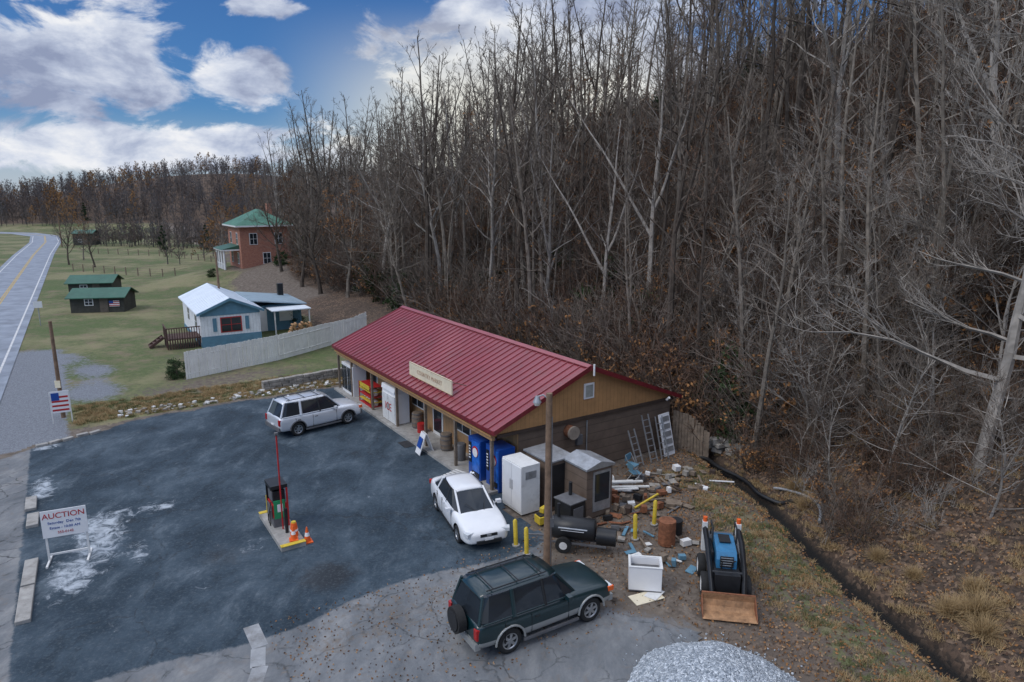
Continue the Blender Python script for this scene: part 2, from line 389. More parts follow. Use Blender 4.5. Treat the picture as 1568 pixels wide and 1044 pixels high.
dr.done()

# ------------------------------------------------------------------ store building
st=B('country_store',(OX,OY,0),ROT)
RL=19.4; ex,ez,rx_,rz_,bx2,bz2=0,2.8,4.9,4.82,10.55,2.6
st.part('walls')
st.b2((1.4,.35,0),(10.2,19.1,2.5),'brown')
st.b2((1.36,.38,.12),(1.398,19.1,2.55),'tanf')
for y0 in(.3,19.04): st.extr([(.35,2.5),(10.25,2.5),(10.25,2.62),(rx_,rz_-.09),(.35,2.84)],'y',y0,y0+.06,'tan')
st.b2((.3,.24,2.4),(10.3,.298,2.54),'dtrim')
st.part('roof')
def slope(x0,z0,x1,z1,mat,th=.07):
    st.extr([(x0,z0),(x1,z1),(x1,z1-th),(x0,z0-th)],'y',0,RL,mat)
slope(ex,ez,rx_,rz_,'red_roof'); slope(rx_+.001,rz_,bx2,bz2,'red_roof')
n=42
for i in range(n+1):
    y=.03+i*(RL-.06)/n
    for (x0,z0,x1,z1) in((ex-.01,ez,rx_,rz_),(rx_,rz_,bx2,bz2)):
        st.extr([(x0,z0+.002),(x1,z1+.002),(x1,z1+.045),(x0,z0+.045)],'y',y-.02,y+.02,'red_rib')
        if i<n: st.extr([(x0,z0+.002),(x1,z1+.002),(x1,z1+.008),(x0,z0+.008)],'y',y+.022,y+.075,'rib_shadow')  # thin dark strip painting the shadow next to each rib
st.extr([(rx_-.2,rz_-.03),(rx_,rz_+.05),(rx_+.2,rz_-.03),(rx_+.2,rz_),(rx_,rz_+.085),(rx_-.2,rz_)],'y',-.03,RL+.03,'red_rib')
for y in(-.04,RL+.002):
    st.extr([(ex-.03,ez+.05),(rx_,rz_+.055),(rx_,rz_-.16),(ex-.03,ez-.14)],'y',y,y+.035,'red_trim')
    st.extr([(rx_,rz_+.055),(bx2+.03,bz2+.05),(bx2+.03,bz2-.14),(rx_,rz_-.16)],'y',y,y+.035,'red_trim')
st.b2((-.035,0,ez-.16),(-.003,RL,ez+.01),'red_trim')
st.b2((.0,.3,2.5),(1.36,19.1,2.56),'tan')
st.part('porch')
st.b2((-.15,.3,0),(1.4,19.1,.12),'conc')
for y in(.5,3.6,6.6,10,13.4,16.6,18.9): st.b2((.12,y-.06,.12),(.24,y+.06,2.5),'wood')
st.b2((.1,.36,2.3),(.26,19.0,2.498),'tanf')
st.part('windows')
for y in(2.9,5.0,9.9,13.2): 
    st.b2((1.33,y-.75,1.0),(1.359,y+.75,2.15),'white'); st.b2((1.31,y-.66,1.08),(1.329,y+.66,2.07),'glass'); st.b2((1.295,y-.02,1.08),(1.309,y+.02,2.07),'white')
st.part('doors')
for y in(7.6,16.): 
    st.b2((1.33,y-.55,.12),(1.359,y+.55,2.25),'white'); st.b2((1.31,y-.42,.3),(1.329,y+.42,2.15),'glass')
st.part('gable_window')
gx=5.05
st.b2((gx-.28,.255,3.3),(gx+.28,.299,4.0),'whitec'); st.b2((gx-.2,.24,3.38),(gx+.2,.254,3.92),M('old_pane',(.35,.36,.33),.4))
st.part('vent'); st.tube([(4.0,.35,2.0),(4.0,.02,2.0)],.28,'rust',16); st.tube([(4.0,.02,2.0),(4.0,-.08,2.0)],.3,M('vent_hood',(.3,.25,.2),.7),16)
st.tube([(5.0,.3,.1),(5.0,.3,2.3)],.03,'galv',6); st.box((4.55,.27,1.5),(.3,.14,.45),'grey')
st.part('gable_flue'); st.tube([(rx_+.1,-.1,rz_-.4),(rx_+.1,-.1,rz_+.1)],.045,'whitec',8)
st.tube([(9.6,.0,2.55),(9.6,-.15,2.7)],.06,'whitec',8)
st.part('roof_sign')
st.b2((.5,4.5,3.12),(.56,9.0,3.8),'cream'); 
for y in(4.7,6.75,8.8): st.tube([(.58,y,3.05),(.58,y,3.75)],.025,'wood',6); st.tube([(.58,y,3.7),(1.4,y,3.4)],.02,'wood',6)
for z in (3.125,3.785): st.b2((.485,4.5,z),(.499,9.0,z+.015),'tanf')
st.text('COUNTRY MARKET',(.492,6.75,3.45),.3,M('faded_letters',(.45,.3,.2),.8),(math.pi/2,0,-math.pi/2))
st.done()

# ------------------------------------------------------------------ props on porch
def vending(loc,rot,name='vending_machine',col='blue'):
    v=B(name,loc,rot); v.box((0,0,.95),(.8,1.0,1.86),col); v.box((-.41,-.14,1.1),(.03,.62,1.35),M('vend_face',(.02,.13,.5),.25,.5,2))
    v.tube([(-.43,-.14,1.35),(-.45,-.14,1.35)],.24,'redp',20); v.tube([(-.45,-.14,1.31),(-.456,-.14,1.31)],.2,'whitec',20)
    v.box((-.415,.34,1.2),(.03,.2,.9),'black'); v.box((-.415,-.1,.3),(.03,.6,.2),'black'); v.box((0,0,.03),(.7,.9,.06),'black')
    for i in range(5): v.box((-.44,.33,.95+i*.13),(.01,.12,.06),'whitec')
    return v.done(.012)
vending(L(.62,2.0,.0),ROT); vending(L(.75,.75,0),ROT)
v=B('ice_merchandiser',L(.55,11,0),ROT); v.box((0,0,1.0),(.8,1.7,1.7),'whitec'); v.box((0,0,.09),(.7,1.6,.12),'black')
v.extr([(-.45,1.86),(-.4,2.1),(.4,2.1),(.4,1.86)],'y',-.86,.86,'whitec')
for s in(-1,1):
    v.box((-.42,s*.42,.95),(.04,.78,1.4),'white'); v.box((-.45,s*.1,1.0),(.03,.04,.3),'chrome')
v.text('ICE',(-.447,0,.95),.6,'redp',(math.pi/2,0,-math.pi/2)); v.done()
v=B('drink_cooler',L(.6,17.4,0),ROT); v.box((0,0,1.0),(.85,1.9,1.9),'whitec')
for s in(-1,1): v.box((-.44,s*.46,1.05),(.03,.8,1.5),'glass'); v.box((-.46,s*.46,1.05),(.02,.04,1.5),'chrome')
v.box((0,0,.04),(.8,1.8,.08),'black'); v.done(.015)
v=B('propane_cage',L(.55,14.6,0),ROT)
v.box((0,0,.12),(.7,1.8,.08),'redp')
for i in range(4):
    v.box((0,0,.4+i*.3),(.72,1.82,.04),'redp' if i%2 else 'yellow')
for i in range(5):
    for j in range(2):
        v.tube([(.0,-.7+i*.35,.16+j*.6),(.0,-.7+i*.35,.25+j*.6),(.0,-.7+i*.35,.45+j*.6),(0,-.7+i*.35,.55+j*.6)],[.1,.15,.15,.05],'white',10)
for sx in(-1,1):
    for sy in(-1,1): v.box((sx*.35,sy*.9,.7),(.05,.05,1.3),'redp')
v.box((-.37,0,1.25),(.02,1.5,.25),'yellow'); v.done()
def barrel(loc,m='wood',h=.85,r=.29,name='wooden_barrel'):
    v=B(name,loc); z=[0,.15,.5,.85,1]; rr=[.86,.95,1.05,.95,.86] if m=='wood' else [1,1,1,1,1]
    v.tube([(0,0,h*q) for q in z],[r*q for q in rr],m,18)
    for q in(.1,.35,.65,.9): v.tube([(0,0,h*q),(0,0,h*q+.035)],r*(1.02 if m!='wood' else 1.0+.07*(1-abs(q-.5)*2)),'grey' if m=='wood' else m,18,True)
    return v.done()
barrel(L(1.0,9.3,.1)); barrel(L(.75,5.6,.1)); barrel(L(.85,8.5,.1),'redp',.5,.22,'rusty_bucket')
v=B('sandwich_board_sign',L(-.15,6.1,0),ROT-.1)
for s in(-1,1): v.box((s*.2,0,.5),(.03,.6,1.05),'whitec',ry=-s*.33)
v.box((-.24,0,.55),(.01,.45,.5),'blue',ry=.33); v.done()
v=B('wooden_pallet',L(-.35,2.6,0),ROT+.3)
for i in range(6): v.box((-.45+i*.18,0,.12),(.12,1.0,.02),'white')
for i in range(3): v.box((0,-.45+i*.45,.055),(1.05,.08,.1),'wood')
v.done()
v=B('trash_can',L(.7,4.1,.12)); v.tube([(0,0,0),(0,0,.75),(0,0,.8)],[.22,.27,.2],'grey',14); v.done()

v=B('upright_freezer',(.35,24.95,0),ROT+.0)
v.box((0,0,1.02),(.85,1.35,1.95),'white'); 
for s in(-1,1): v.box((-.435,s*.34,1.05),(.03,.65,1.8),'whitec'); v.box((-.46,s*.07,1.1),(.03,.03,.4),'chrome')
v.box((0,-.684,1.6),(.5,.012,.3),'galv'); v.done(.015)
v=B('storage_cabinet',(1.45,25.55,0),ROT)
v.box((0,0,1.0),(1.1,1.6,2.0),'brown'); v.box((0,0,2.04),(1.25,1.75,.06),'galv',ry=-.04); v.box((0,-.81,1.0),(.9,.02,1.7),'black'); v.done()
v=B('tool_shed',(2.95,24.75,0),ROT)
v.box((0,0,1.0),(1.25,1.35,1.95),'brown'); v.extr([(-.7,2.05),(0,2.25),(.7,2.05),(.7,1.98),(-.7,1.98)],'y',-.75,.75,'galv')
v.box((.1,-.69,1.05),(.85,.03,1.6),'galv'); v.box((.1,-.71,1.2),(.7,.02,1.1),'glass'); v.done()
v=B('cast_iron_stove',(2.15,23.45,0),ROT+.1)
v.box((0,0,.62),(.75,.85,.85),'black'); v.box((0,0,1.07),(.82,.92,.05),'grey')
for sx in(-1,1):
    for sy in(-1,1): v.box((sx*.3,sy*.35,.1),(.06,.06,.2),'black')
v.box((0,-.44,.65),(.5,.03,.45),'grey'); v.tube([(.2,.2,1.08),(.2,.2,1.6)],.07,'black',10); v.done(.01)
v=B('yellow_crate',(1.15,23.6,0),.5); v.box((0,0,.2),(.5,.4,.3),'yellow'); v.box((0,0,.37),(.42,.32,.06),'black'); v.box((.1,.1,.5),(.3,.2,.2),'yellow',rz=.4); v.done(.02)
v=B('barbecue_smoker_trailer',(2.35,21.75,0),rad(-14))
v.tube([(-1.0,0,.75),(-.95,0,.75),(.5,0,.75),(.55,0,.75)],[.3,.38,.38,.3],'black',22)
v.tube([(.6,0,.55),(1.25,0,.55)],.3,'black',18); v.box((-.2,0,.34),(2.6,.08,.06),'grey')
for s in(-1,1): v.box((-.2,s*.35,.34),(2.3,.05,.06),'grey')
v.tube([(-.75,.0,1.1),(-.75,.0,1.6)],.06,'black',10); v.tube([(-1.4,0,.34),(-2.0,0,.3)],.035,'grey',8)
for s in(-1,1):
    v.tube([(-.5,s*.42-.07,.28),(-.5,s*.42+.07,.28)],.28,'rubber',18); v.tube([(-.5,s*.42-.08,.28),(-.5,s*.42+.08,.28)],.14,'white',12)
v.box((-.2,-.37,.88),(1.0,.05,.03),'galv',rx=.3); v.tube([(-.6,-.42,.82),(.2,-.42,.82)],.015,'chrome',6); v.done()

for p in((.14,21.95),(.5,21.35),(4.4,22.4),(5.3,23.5)):
    v=B('yellow_bollard',(p[0],p[1],0),0,(U(-.05,.05),U(-.05,.05))); v.tube([(0,0,-.05),(0,0,.93),(0,0,.98)],[.075,.075,.04],'yellow',12); v.tube([(0,0,0),(0,0,.04)],.14,'conc',12); v.done()
barrel((5.45,22.1,0),'rust',.88,.3,'rusty_oil_drum')
barrel((5.95,22.9,0),'black',.5,.25,'black_tub')
v=B('chest_freezer',(4.15,19.35,0),rad(-8))
v.b2((-.5,-.35,.04),(.5,.35,.1),'grey')
for a,c_ in(((-.5,-.35,.08),(.5,-.29,.85)),((-.5,.29,.08),(.5,.35,.85)),((-.5,-.289,.08),(-.44,.289,.85)),((.44,-.289,.08),(.5,.289,.85))): v.b2(a,c_,'whitec')
v.b2((-.44,-.289,.6),(.44,.289,.62),'grey'); v.b2((-.52,-.37,.85),(.52,-.3,.88),'white'); v.b2((-.52,.3,.85),(.52,.37,.88),'white'); v.b2((-.52,-.3,.85),(-.45,.3,.88),'white'); v.b2((.45,-.3,.85),(.52,.3,.88),'white')
v.done(.01)
v=B('cardboard_sheet',(4.1,18.75,.0),.2); v.box((0,0,.02),(1.0,.5,.015),'cream',rz=.2,rx=.03); v.box((.3,.1,.04),(.6,.4,.012),'white',rz=.7); v.done()

v=B('street_light_pole',(1.17,20.6,0),0)
v.part('post').tube([(0,0,-.2),(0.01,0,3),(0,0,5.95)],[.14,.12,.1],'pole',12)
v.part('lamp').tube([(0,0,5.75),(-.2,-.02,5.9),(-.42,-.03,5.82)],.025,'galv',8)
v.tube([(-.38,-.03,5.86),(-.38,-.03,5.76),(-.38,-.03,5.66)],[.06,.1,.14],'galv',12); v.tube([(-.38,-.03,5.655),(-.38,-.03,5.56)],[.13,.08],M('lamp_lens',(.7,.68,.6),.2),12)
v.part('box').box((.13,-.02,1.6),(.12,.2,.3),'grey'); v.tube([(.1,-.1,.1),(.1,-.1,5.2)],.018,'grey',6)
v.done()

v=B('fuel_pump_island',(-8.45,23.05,0),ROT)
v.part('island').box((0,0,.08),(.85,3.2,.16),'conc'); v.box((0,1.52,.17),(.86,.2,.02),'yellow'); v.box((0,-1.52,.17),(.86,.2,.02),'yellow')
v.box((0,0,.163),(.7,2.7,.006),'conc')
v.part('pump')
v.box((0,.35,.35),(.5,.75,.4),'grey'); v.box((0,.35,.8),(.5,.75,.5),'redp'); v.box((0,.35,1.3),(.42,.7,.5),'black'); v.box((-.22,.35,1.32),(.03,.55,.36),'grey')
v.box((-.02,-.025,.85),(.4,.03,.7),'greenp'); v.box((0,-.04,.9),(.2,.012,.3),'whitec')
v.box((0,.35,1.72),(.6,.85,.14),'black'); v.box((0,.77,.9),(.55,.04,1.5),'black'); v.box((.26,-.07,.9),(.06,.06,1.5),'redp')
v.box((-.28,.35,.75),(.03,.6,.5),'grey'); v.tube([(-.3,.0,1.2),(-.45,-.1,.6),(-.4,-.15,.35),(-.35,-.1,.9)],.02,'rubber',6)
v.part('pole').tube([(0,-.25,.16),(0,-.25,3.75)],.028,'redp',8); v.box((0,-.25,3.8),(.12,.12,.1),'grey')
v.part('bollards')
v.tube([(-.1,1.45,.16),(-.1,1.45,.85)],.055,'yellow',10); v.tube([(.15,1.45,.16),(.15,1.45,.85)],.055,'yellow',10); v.tube([(-.1,1.45,.85),(.15,1.45,.85)],.05,'yellow',8)
v.tube([(.05,-.6,.16),(.05,-.6,1.1)],.06,'black',10)
v.done(.01)
def cone(p,s=1):
    v=B('traffic_cone',p,U(0,1)); v.box((0,0,.02),(.3*s,.3*s,.04),'orange'); v.tube([(0,0,.04),(0,0,.22*s)],[.11*s,.08*s],'orange',14); v.tube([(0,0,.22*s),(0,0,.34*s)],[.08*s,.055*s],'whitec',14); v.tube([(0,0,.34*s),(0,0,.52*s)],[.055*s,.02],'orange',14); v.done()
cone((-7.68,22.05,.16)); cone((-7.25,22.2,0),1.1)
v=B('orange_barrel',(-7.75,22.35,.16)); v.tube([(0,0,0),(0,0,.3),(0,0,.5)],[.14,.13,.1],'orange',14); v.tube([(0,0,.2),(0,0,.27)],.14,'whitec',14);v.tube([(0,0,.5),(0,0,.55)],.08,'yellow',14); v.done()

v=B('auction_sign',(-14.95,21.05,0),rad(24))
v.box((0,0,1.35),(1.3,.03,.95),'whitec')
for s in(-1,1): v.box((s*.58,.04,.85),(.06,.05,1.75),'white'); v.box((s*.58,.0,.03),(.06,.9,.06),'white')
v.box((0,.04,.25),(1.16,.04,.06),'white')
v.text('AUCTION',(0,-.02,1.62),.27,'redp'); v.text('Saturday  Dec 7th',(0,-.02,1.38),.13,'blue'); v.text('Estate - 10:00 AM',(0,-.02,1.2),.12,'blue'); v.text('555-0142',(0,-.02,1.02),.12,'redp')
v.done()
v=B('flag_sign',(-24.35,35.3,0),rad(28))
v.box((0,0,1.15),(.85,.03,1.2),'whitec')
for i in range(4): v.box((.0,-.018,.7+i*.24),(.76,.006,.1),'redp')
v.box((-.2,-.022,1.45),(.36,.006,.42),'blue')
for s in(-1,1): v.box((s*.44,.0,.85),(.05,.05,1.75),'white')
v.done()
v=B('utility_pole',(-24.9,36.2,0)); v.tube([(0,0,-.2),(0,0,5.4)],[.12,.085],'pole',10); v.box((.0,-.1,1.9),(.3,.03,.4),'cream'); v.done()
v=B('utility_pole',(-108,165,0)); v.tube([(0,0,-.2),(0,0,9)],[.15,.1],'pole',8); v.box((0,0,8.3),(2.4,.1,.1),'wood',rz=.5); v.done()
v=B('utility_pole',(-27,62.5,0)); v.tube([(0,0,-.2),(0,0,7)],[.13,.09],'pole',8); v.done()
v=B('roadside_sign',(-44.6,63.5,0),.5); v.tube([(0,0,0),(0,0,2.2)],.04,'galv',6); v.box((0,-.04,2),(.7,.03,.6),'whitec'); v.done()

# ------------------------------------------------------------------ fences, walls
def stockade(name,pts,h,mat,w=.15):
    v=B(name)
    for i in range(len(pts)-1):
        p=Vector(pts[i]);q=Vector(pts[i+1]); l=(q-p).length; n=int(l/w); a=math.atan2(q.y-p.y,q.x-p.x)
        for k in range(n):
            c=p.lerp(q,(k+.5)/n); hh=h+U(-.03,.03)
            v.box((c.x+U(-.01,.01),c.y+U(-.01,.01),TH(c.x,c.y)+hh/2),(w*.93,.025,hh),mat,rz=a+U(-.02,.02))
        for z in(.35,h-.35):
            v.tube([(p.x+.04*math.sin(a),p.y+.05,TH(p.x,p.y)+z),(q.x+.04*math.sin(a),q.y+.05,TH(q.x,q.y)+z)],.035,mat,4)
    return v.done()
stockade('white_stockade_fence',[(-21.8,44.2),(-19.6,47.0),(-17.5,49.7),(-16.1,52.4),(-14.9,55),(-12.6,58.2)],1.9,M('fence_white',(.84,.84,.8),.8,.1,1.3,dirt=.12))
stockade('grey_wooden_fence',[L(10.3,.2)[:2],L(10.9,-1.6)[:2]],1.9,'wood')
v=B('low_stone_wall',L(-3.9,21.3,0),ROT+.13)
for r_ in range(3):
    x=-.1
    while x<5.3:
        w=U(.35,.8); v.box((x+w/2,U(-.05,.05),.1+r_*.2),(w-.03,.35,.19),'stone',rz=U(-.05,.05)); x+=w
v.done(.02)
v=B('rock_retaining_wall',(8.9,31.6,0),rad(-35))
for i in range(26): v.box((U(0,3.2),U(-.25,.25),U(.1,.55)),(U(.3,.6),U(.3,.5),U(.2,.35)),'stone',rz=U(0,3),rx=U(-.2,.2))
v.done(.03)

# ------------------------------------------------------------------ houses
def gable_house(name,loc,rot,w,l,h,rh,wall,roof,trim,ov=.3):
    v=B(name,loc,rot)
    v.part('walls').b2((0,0,-.6),(w,l,h),wall)
    v.extr([(0.001,h),(w-.001,h),(w/2,h+rh-.05)],'y',0.003,l-.003,wall)
    v.part('roof')
    s=rh/(w/2)
    v.extr([(-ov,h-ov*s),(w/2,h+rh),(w/2,h+rh-.09),(-ov,h-ov*s-.09)],'y',-ov,l+ov,roof)
    v.extr([(w+ov,h-ov*s),(w/2+.001,h+rh),(w/2+.001,h+rh-.09),(w+ov,h-ov*s-.09)],'y',-ov,l+ov,roof)
    for y in(-ov-.04,l+ov+.001):
        v.extr([(-ov,h-ov*s+.02),(w/2,h+rh+.02),(w/2,h+rh-.2),(-ov,h-ov*s-.18)],'y',y,y+.038,trim)
        v.extr([(w+ov,h-ov*s+.02),(w/2,h+rh+.02),(w/2,h+rh-.2),(w+ov,h-ov*s-.18)],'y',y,y+.038,trim)
    for i in range(int(l/.6)):
        for (a,z0,b_,z1) in((-ov,h-ov*s,w/2,h+rh),(w+ov,h-ov*s,w/2,h+rh)):
            v.extr([(a,z0+.002),(b_,z1+.002),(b_,z1+.03),(a,z0+.03)],'y',i*.6,i*.6+.03,roof)
    return v
def win(v,face,a,z,w,h,fr='whitec',y=0):
    if face=='y': v.b2((a-w/2-.08,y-.04,z-h/2-.08),(a+w/2+.08,y-.002,z+h/2+.08),fr); v.b2((a-w/2,y-.06,z-h/2),(a+w/2,y-.041,z+h/2),'glass'); v.b2((a-w/2,y-.075,z-.02),(a+w/2,y-.061,z+.02),fr); v.b2((a-.02,y-.075,z-h/2),(a+.02,y-.061,z+h/2),fr)
    else: v.b2((y-.04,a-w/2-.08,z-h/2-.08),(y-.002,a+w/2+.08,z+h/2+.08),fr); v.b2((y-.06,a-w/2,z-h/2),(y-.041,a+w/2,z+h/2),'glass'); v.b2((y-.075,a-w/2,z-.02),(y-.061,a+w/2,z+.02),fr); v.b2((y-.075,a-.02,z-h/2),(y-.061,a+.02,z+h/2),fr)
sidw=siding('white_siding',(.76,.78,.8),.25,True)
v=gable_house('small_white_house',(-25.0,53.9,0),rad(32),4.6,11,2.9,1.0,sidw,'wmetal','ltblue')
v.part('windows'); win(v,'y',2.3,1.7,1.5,1.1,'redp'); win(v,'x',2.5,1.8,.9,1.0); win(v,'x',7,1.8,.9,1.0)
for x in(.9,3.4): v.b2((x,-.05,1.2),(x+.3,-.035,2.3),'ltblue')
v.part('base_trim').b2((-.03,-.03,-.6),(4.63,-.003,.85),'ltblue'); v.b2((-.04,-.03,-.6),(-.003,11,.3),'ltblue')
v.extr([(0.0,2.5),(4.6,2.5),(4.6,2.85),(2.3,3.8),(0,2.85)],'y',-.03,-.003,'ltblue')
v.part('annex').b2((4.603,4.5,-.6),(9.2,10.5,2.3),'ltblue'); v.extr([(4.7,2.95),(9.6,2.35),(9.6,2.25),(4.7,2.85)],'y',3.9,10.9,'bmetal')
v.b2((5.2,4.44,.0),(6.1,4.497,2.0),'whitec'); v.b2((7.2,4.44,.8),(8.4,4.497,1.9),'whitec')
v.part('carport').extr([(6,2.2),(9.4,2.2),(9.4,2.12),(6,2.12)],'y',1.8,4.3,'wmetal')
for x,y in((6.2,1.95),(9.2,1.95)): v.b2((x,y,-.3),(x+.1,y+.1,2.12),'white')
v.part('chimney').b2((8.4,9.5,2.2),(8.9,10,3.6),'black')
v.done()
v=B('firewood_stack',(-18.0,57.3,TH(-18.0,57.3)),rad(32))
for i in range(110):
    z=U(0,1.4); x=U(-1.3+z*.4,1.3-z*.4); v.tube([(x,-.25+U(-.1,.1),z+.06),(x,.3,z+.06)],.09,M('cut_wood',(.36,.21,.1),.9,.4,9),6)
v.done()
v=B('wooden_deck',(-26.9,54.7,0),rad(32)); dk=M('dark_deck_wood',(.085,.045,.035),.8,.3,4)
v.part('floor').box((0,0,.8),(2.6,2.6,.1),dk)
v.part('railing')
for i in range(15): v.box((-1.28+i*.182,-1.28,1.25),(.06,.05,.85),dk); v.box((-1.28+i*.182,-1.26,.38),(.1,.03,.74),dk)
for i in range(13): v.box((-1.3,-1.25+i*.2,1.25),(.05,.06,.85),dk); v.box((-1.28,-1.25+i*.2,.38),(.03,.1,.74),dk)
v.box((0,-1.28,1.7),(2.7,.09,.07),dk); v.box((-1.3,0,1.7),(.09,2.6,.07),dk)
v.part('steps')
for i in range(4): v.box((-1.5-i*.28,.7,.68-i*.19),(.3,1.1,.05),dk)
for s in(.15,1.25): v.box((-1.95,s,.4),(1.3,.05,.2),dk,ry=-.6)
v.done()
def shed(v,w,l,h,flag=False):
    v.part('walls').b2((0,0,-.3),(w,l,h),'dgreen')
    v.extr([(0,h),(l,h),(l/2,h+.6)],'x',.01,w-.01,'dgreen')
    v.part('roof').extr([(-.4,h-.12),(l/2,h+.7),(l/2,h+.62),(-.4,h-.2)],'x',-.3,w+.3,'green_roof'); v.extr([(l+.4,h-.12),(l/2,h+.7),(l/2,h+.62),(l+.4,h-.2)],'x',-.3,w+.3,'green_roof')
    v.part('openings'); win(v,'y',w*.35,1.1,.7,.6); v.b2((w*.55,-.05,0),(w*.55+.8,-.003,1.7),M('shed_door',(.12,.1,.08),.8))
    if flag:
        v.part('flag').b2((w-1.4,-.09,.6),(w-.4,-.06,1.2),'whitec')
        for i in range(3): v.b2((w-1.4,-.1,.65+i*.2),(w-.4,-.091,.74+i*.2),'redp')
        v.b2((w-1.4,-.11,.92),(w-1.0,-.101,1.2),'blue')
v=B('green_roof_shed',(-46.2,70.6,0),rad(10)); shed(v,5.2,3.4,1.7,True); v.done()
v=B('green_roof_shed',(-53.6,82,0),rad(12)); shed(v,4.8,3.4,1.8); v.done()
v=B('green_roof_barn',(-109,171,0),rad(10)); shed(v,4.5,4.5,3.0); v.done()
bh=B('brick_house',(-38.4,97.3,1.6),ROT)
W_,Ln,Hh=7.0,8.0,6.3
bh.part('walls').b2((0,0,-1.4),(W_,Ln,Hh),'brick'); bh.b2((-.1,-.1,-1.4),(W_+.1,Ln+.1,.0),'stone')
bh.part('roof')
o=.6; z0=Hh; z1=Hh+2.2
A=[(-o,-o,z0),(W_+o,-o,z0),(W_+o,Ln+o,z0),(-o,Ln+o,z0),(W_/2,3.0,z1),(W_/2,Ln-3.0,z1)]
bh.add(A,[(0,1,4),(1,2,5,4),(2,3,5),(3,0,4,5),(3,2,1,0)],M('green_shingle',(.06,.17,.12),.7,.25,.8)); bh.b2((-o-.03,-o-.03,z0-.2),(W_+o+.03,Ln+o+.03,z0-.003),'whitec')
bh.part('chimney').b2((4.8,3.4,z0+.4),(5.5,4.1,z1+.8),'brick')
bh.part('windows')
for z in(1.6,4.4):
    for x in((1.8,5.3) if z>2 else (3.5,)): win(bh,'y',x,z,.95,1.5)
    for y in(2,6): win(bh,'x',y,z,.95,1.5)
bh.part('porch').b2((-2.2,1.2,-1.0),(-.01,6.8,.1),'conc'); bh.b2((-2.4,1.0,2.75),(-.01,7.0,2.95),'whitec'); bh.extr([(-2.5,2.95),(-.01,3.5),(-.01,2.96)],'y',1.0,7.0,'green_roof')
for y in(1.4,3.2,4.9,6.6): bh.tube([(-2.05,y,.1),(-2.05,y,2.75)],.15,'whitec',10)
bh.b2((-2.1,1.4,.8),(-2.0,6.6,.88),'whitec')
for i in range(28): bh.b2((-2.08,1.5+i*.18,.1),(-2.04,1.54+i*.18,.8),'whitec')
for i in range(5): bh.b2((-2.6-i*.35,1.6,-1.4),(-2.25-i*.35,2.9,-.05-i*.2),'conc')
bh.part('rear_wing').b2((W_+.01,3,-1.4),(W_+3.6,7,2.6),sidw); bh.extr([(W_,3.1),(W_+4,2.6),(W_+4,2.5),(W_,3.0)],'y',2.7,7.3,'bmetal')
bh.done()
def postfence(name,pts,sp=2.5,h=1.2):
    v=B(name)
    for i in range(len(pts)-1):
        p=Vector(pts[i]);q=Vector(pts[i+1]); n=max(1,int((q-p).length/sp))
        for k in range(n):
            c=p.lerp(q,k/n); v.box((c.x,c.y,TH(c.x,c.y)+h/2),(.12,.12,h),'wood')
            c2=p.lerp(q,(k+1)/n)
            for z in(.45,.8,1.1): v.tube([(c.x,c.y,TH(c.x,c.y)+z),(c2.x,c2.y,TH(c2.x,c2.y)+z)],.02,'wood',3,False)
    v.done()
postfence('pasture_fence',[(-88,146),(-72,140),(-60,131),(-50,122)])
postfence('pasture_fence',[(-72,112),(-60,106),(-48,101)])

# ------------------------------------------------------------------ vehicles
def wheel(v,x,y,r,w,out,rim='chrome'):
    prof=[(r*.62,-.5),(r*.9,-.5),(r,-.32),(r,.32),(r*.9,.5),(r*.64,.5),(r*.6,.3)]
    k=28; vs=[];fs=[]
    for j in range(k):
        a=2*math.pi*j/k
        for (q,o) in prof: vs.append((x+math.cos(a)*q,y+out*o*w,r+math.sin(a)*q))
    n=len(prof)
    for j in range(k):
        for i in range(n-1): fs.append((j*n+i,j*n+i+1,((j+1)%k)*n+i+1,((j+1)%k)*n+i))
    v.add(vs,fs,'rubber',True)
    v.tube([(x,y+out*.1*w,r),(x,y+out*.28*w,r)],r*.61,'black',24)
    for i in range(6):
        a=i*math.pi/3+.3; c=(x+math.cos(a)*r*.33,y+out*.36*w,r+math.sin(a)*r*.33)
        v.box(c,(r*.56,.03,r*.2),rim,ry=-a)
    v.tube([(x,y+out*.3*w,r),(x,y+out*.46*w,r)],r*.17,rim,12)
    vs=[];fs=[]
    for j in range(k):
        a=2*math.pi*j/k
        for (q,o) in((.63,.46),(.55,.46),(.54,.3)): vs.append((x+math.cos(a)*q*r,y+out*o*w,r+math.sin(a)*q*r))
    for j in range(k):
        for i in range(2): fs.append((j*3+i,j*3+i+1,((j+1)%k)*3+i+1,((j+1)%k)*3+i))
    v.add(vs,fs,rim,True)
def mesh_obj(name,vs,fs,mats,smooth=True):
    me=bpy.data.meshes.new(name); me.from_pydata([tuple(p) for p in vs],[],fs)
    for m in mats: me.materials.append(m)
    for p in me.polygons: p.use_smooth=smooth
    o=bpy.data.objects.new(name,me); COL.objects.link(o); return o
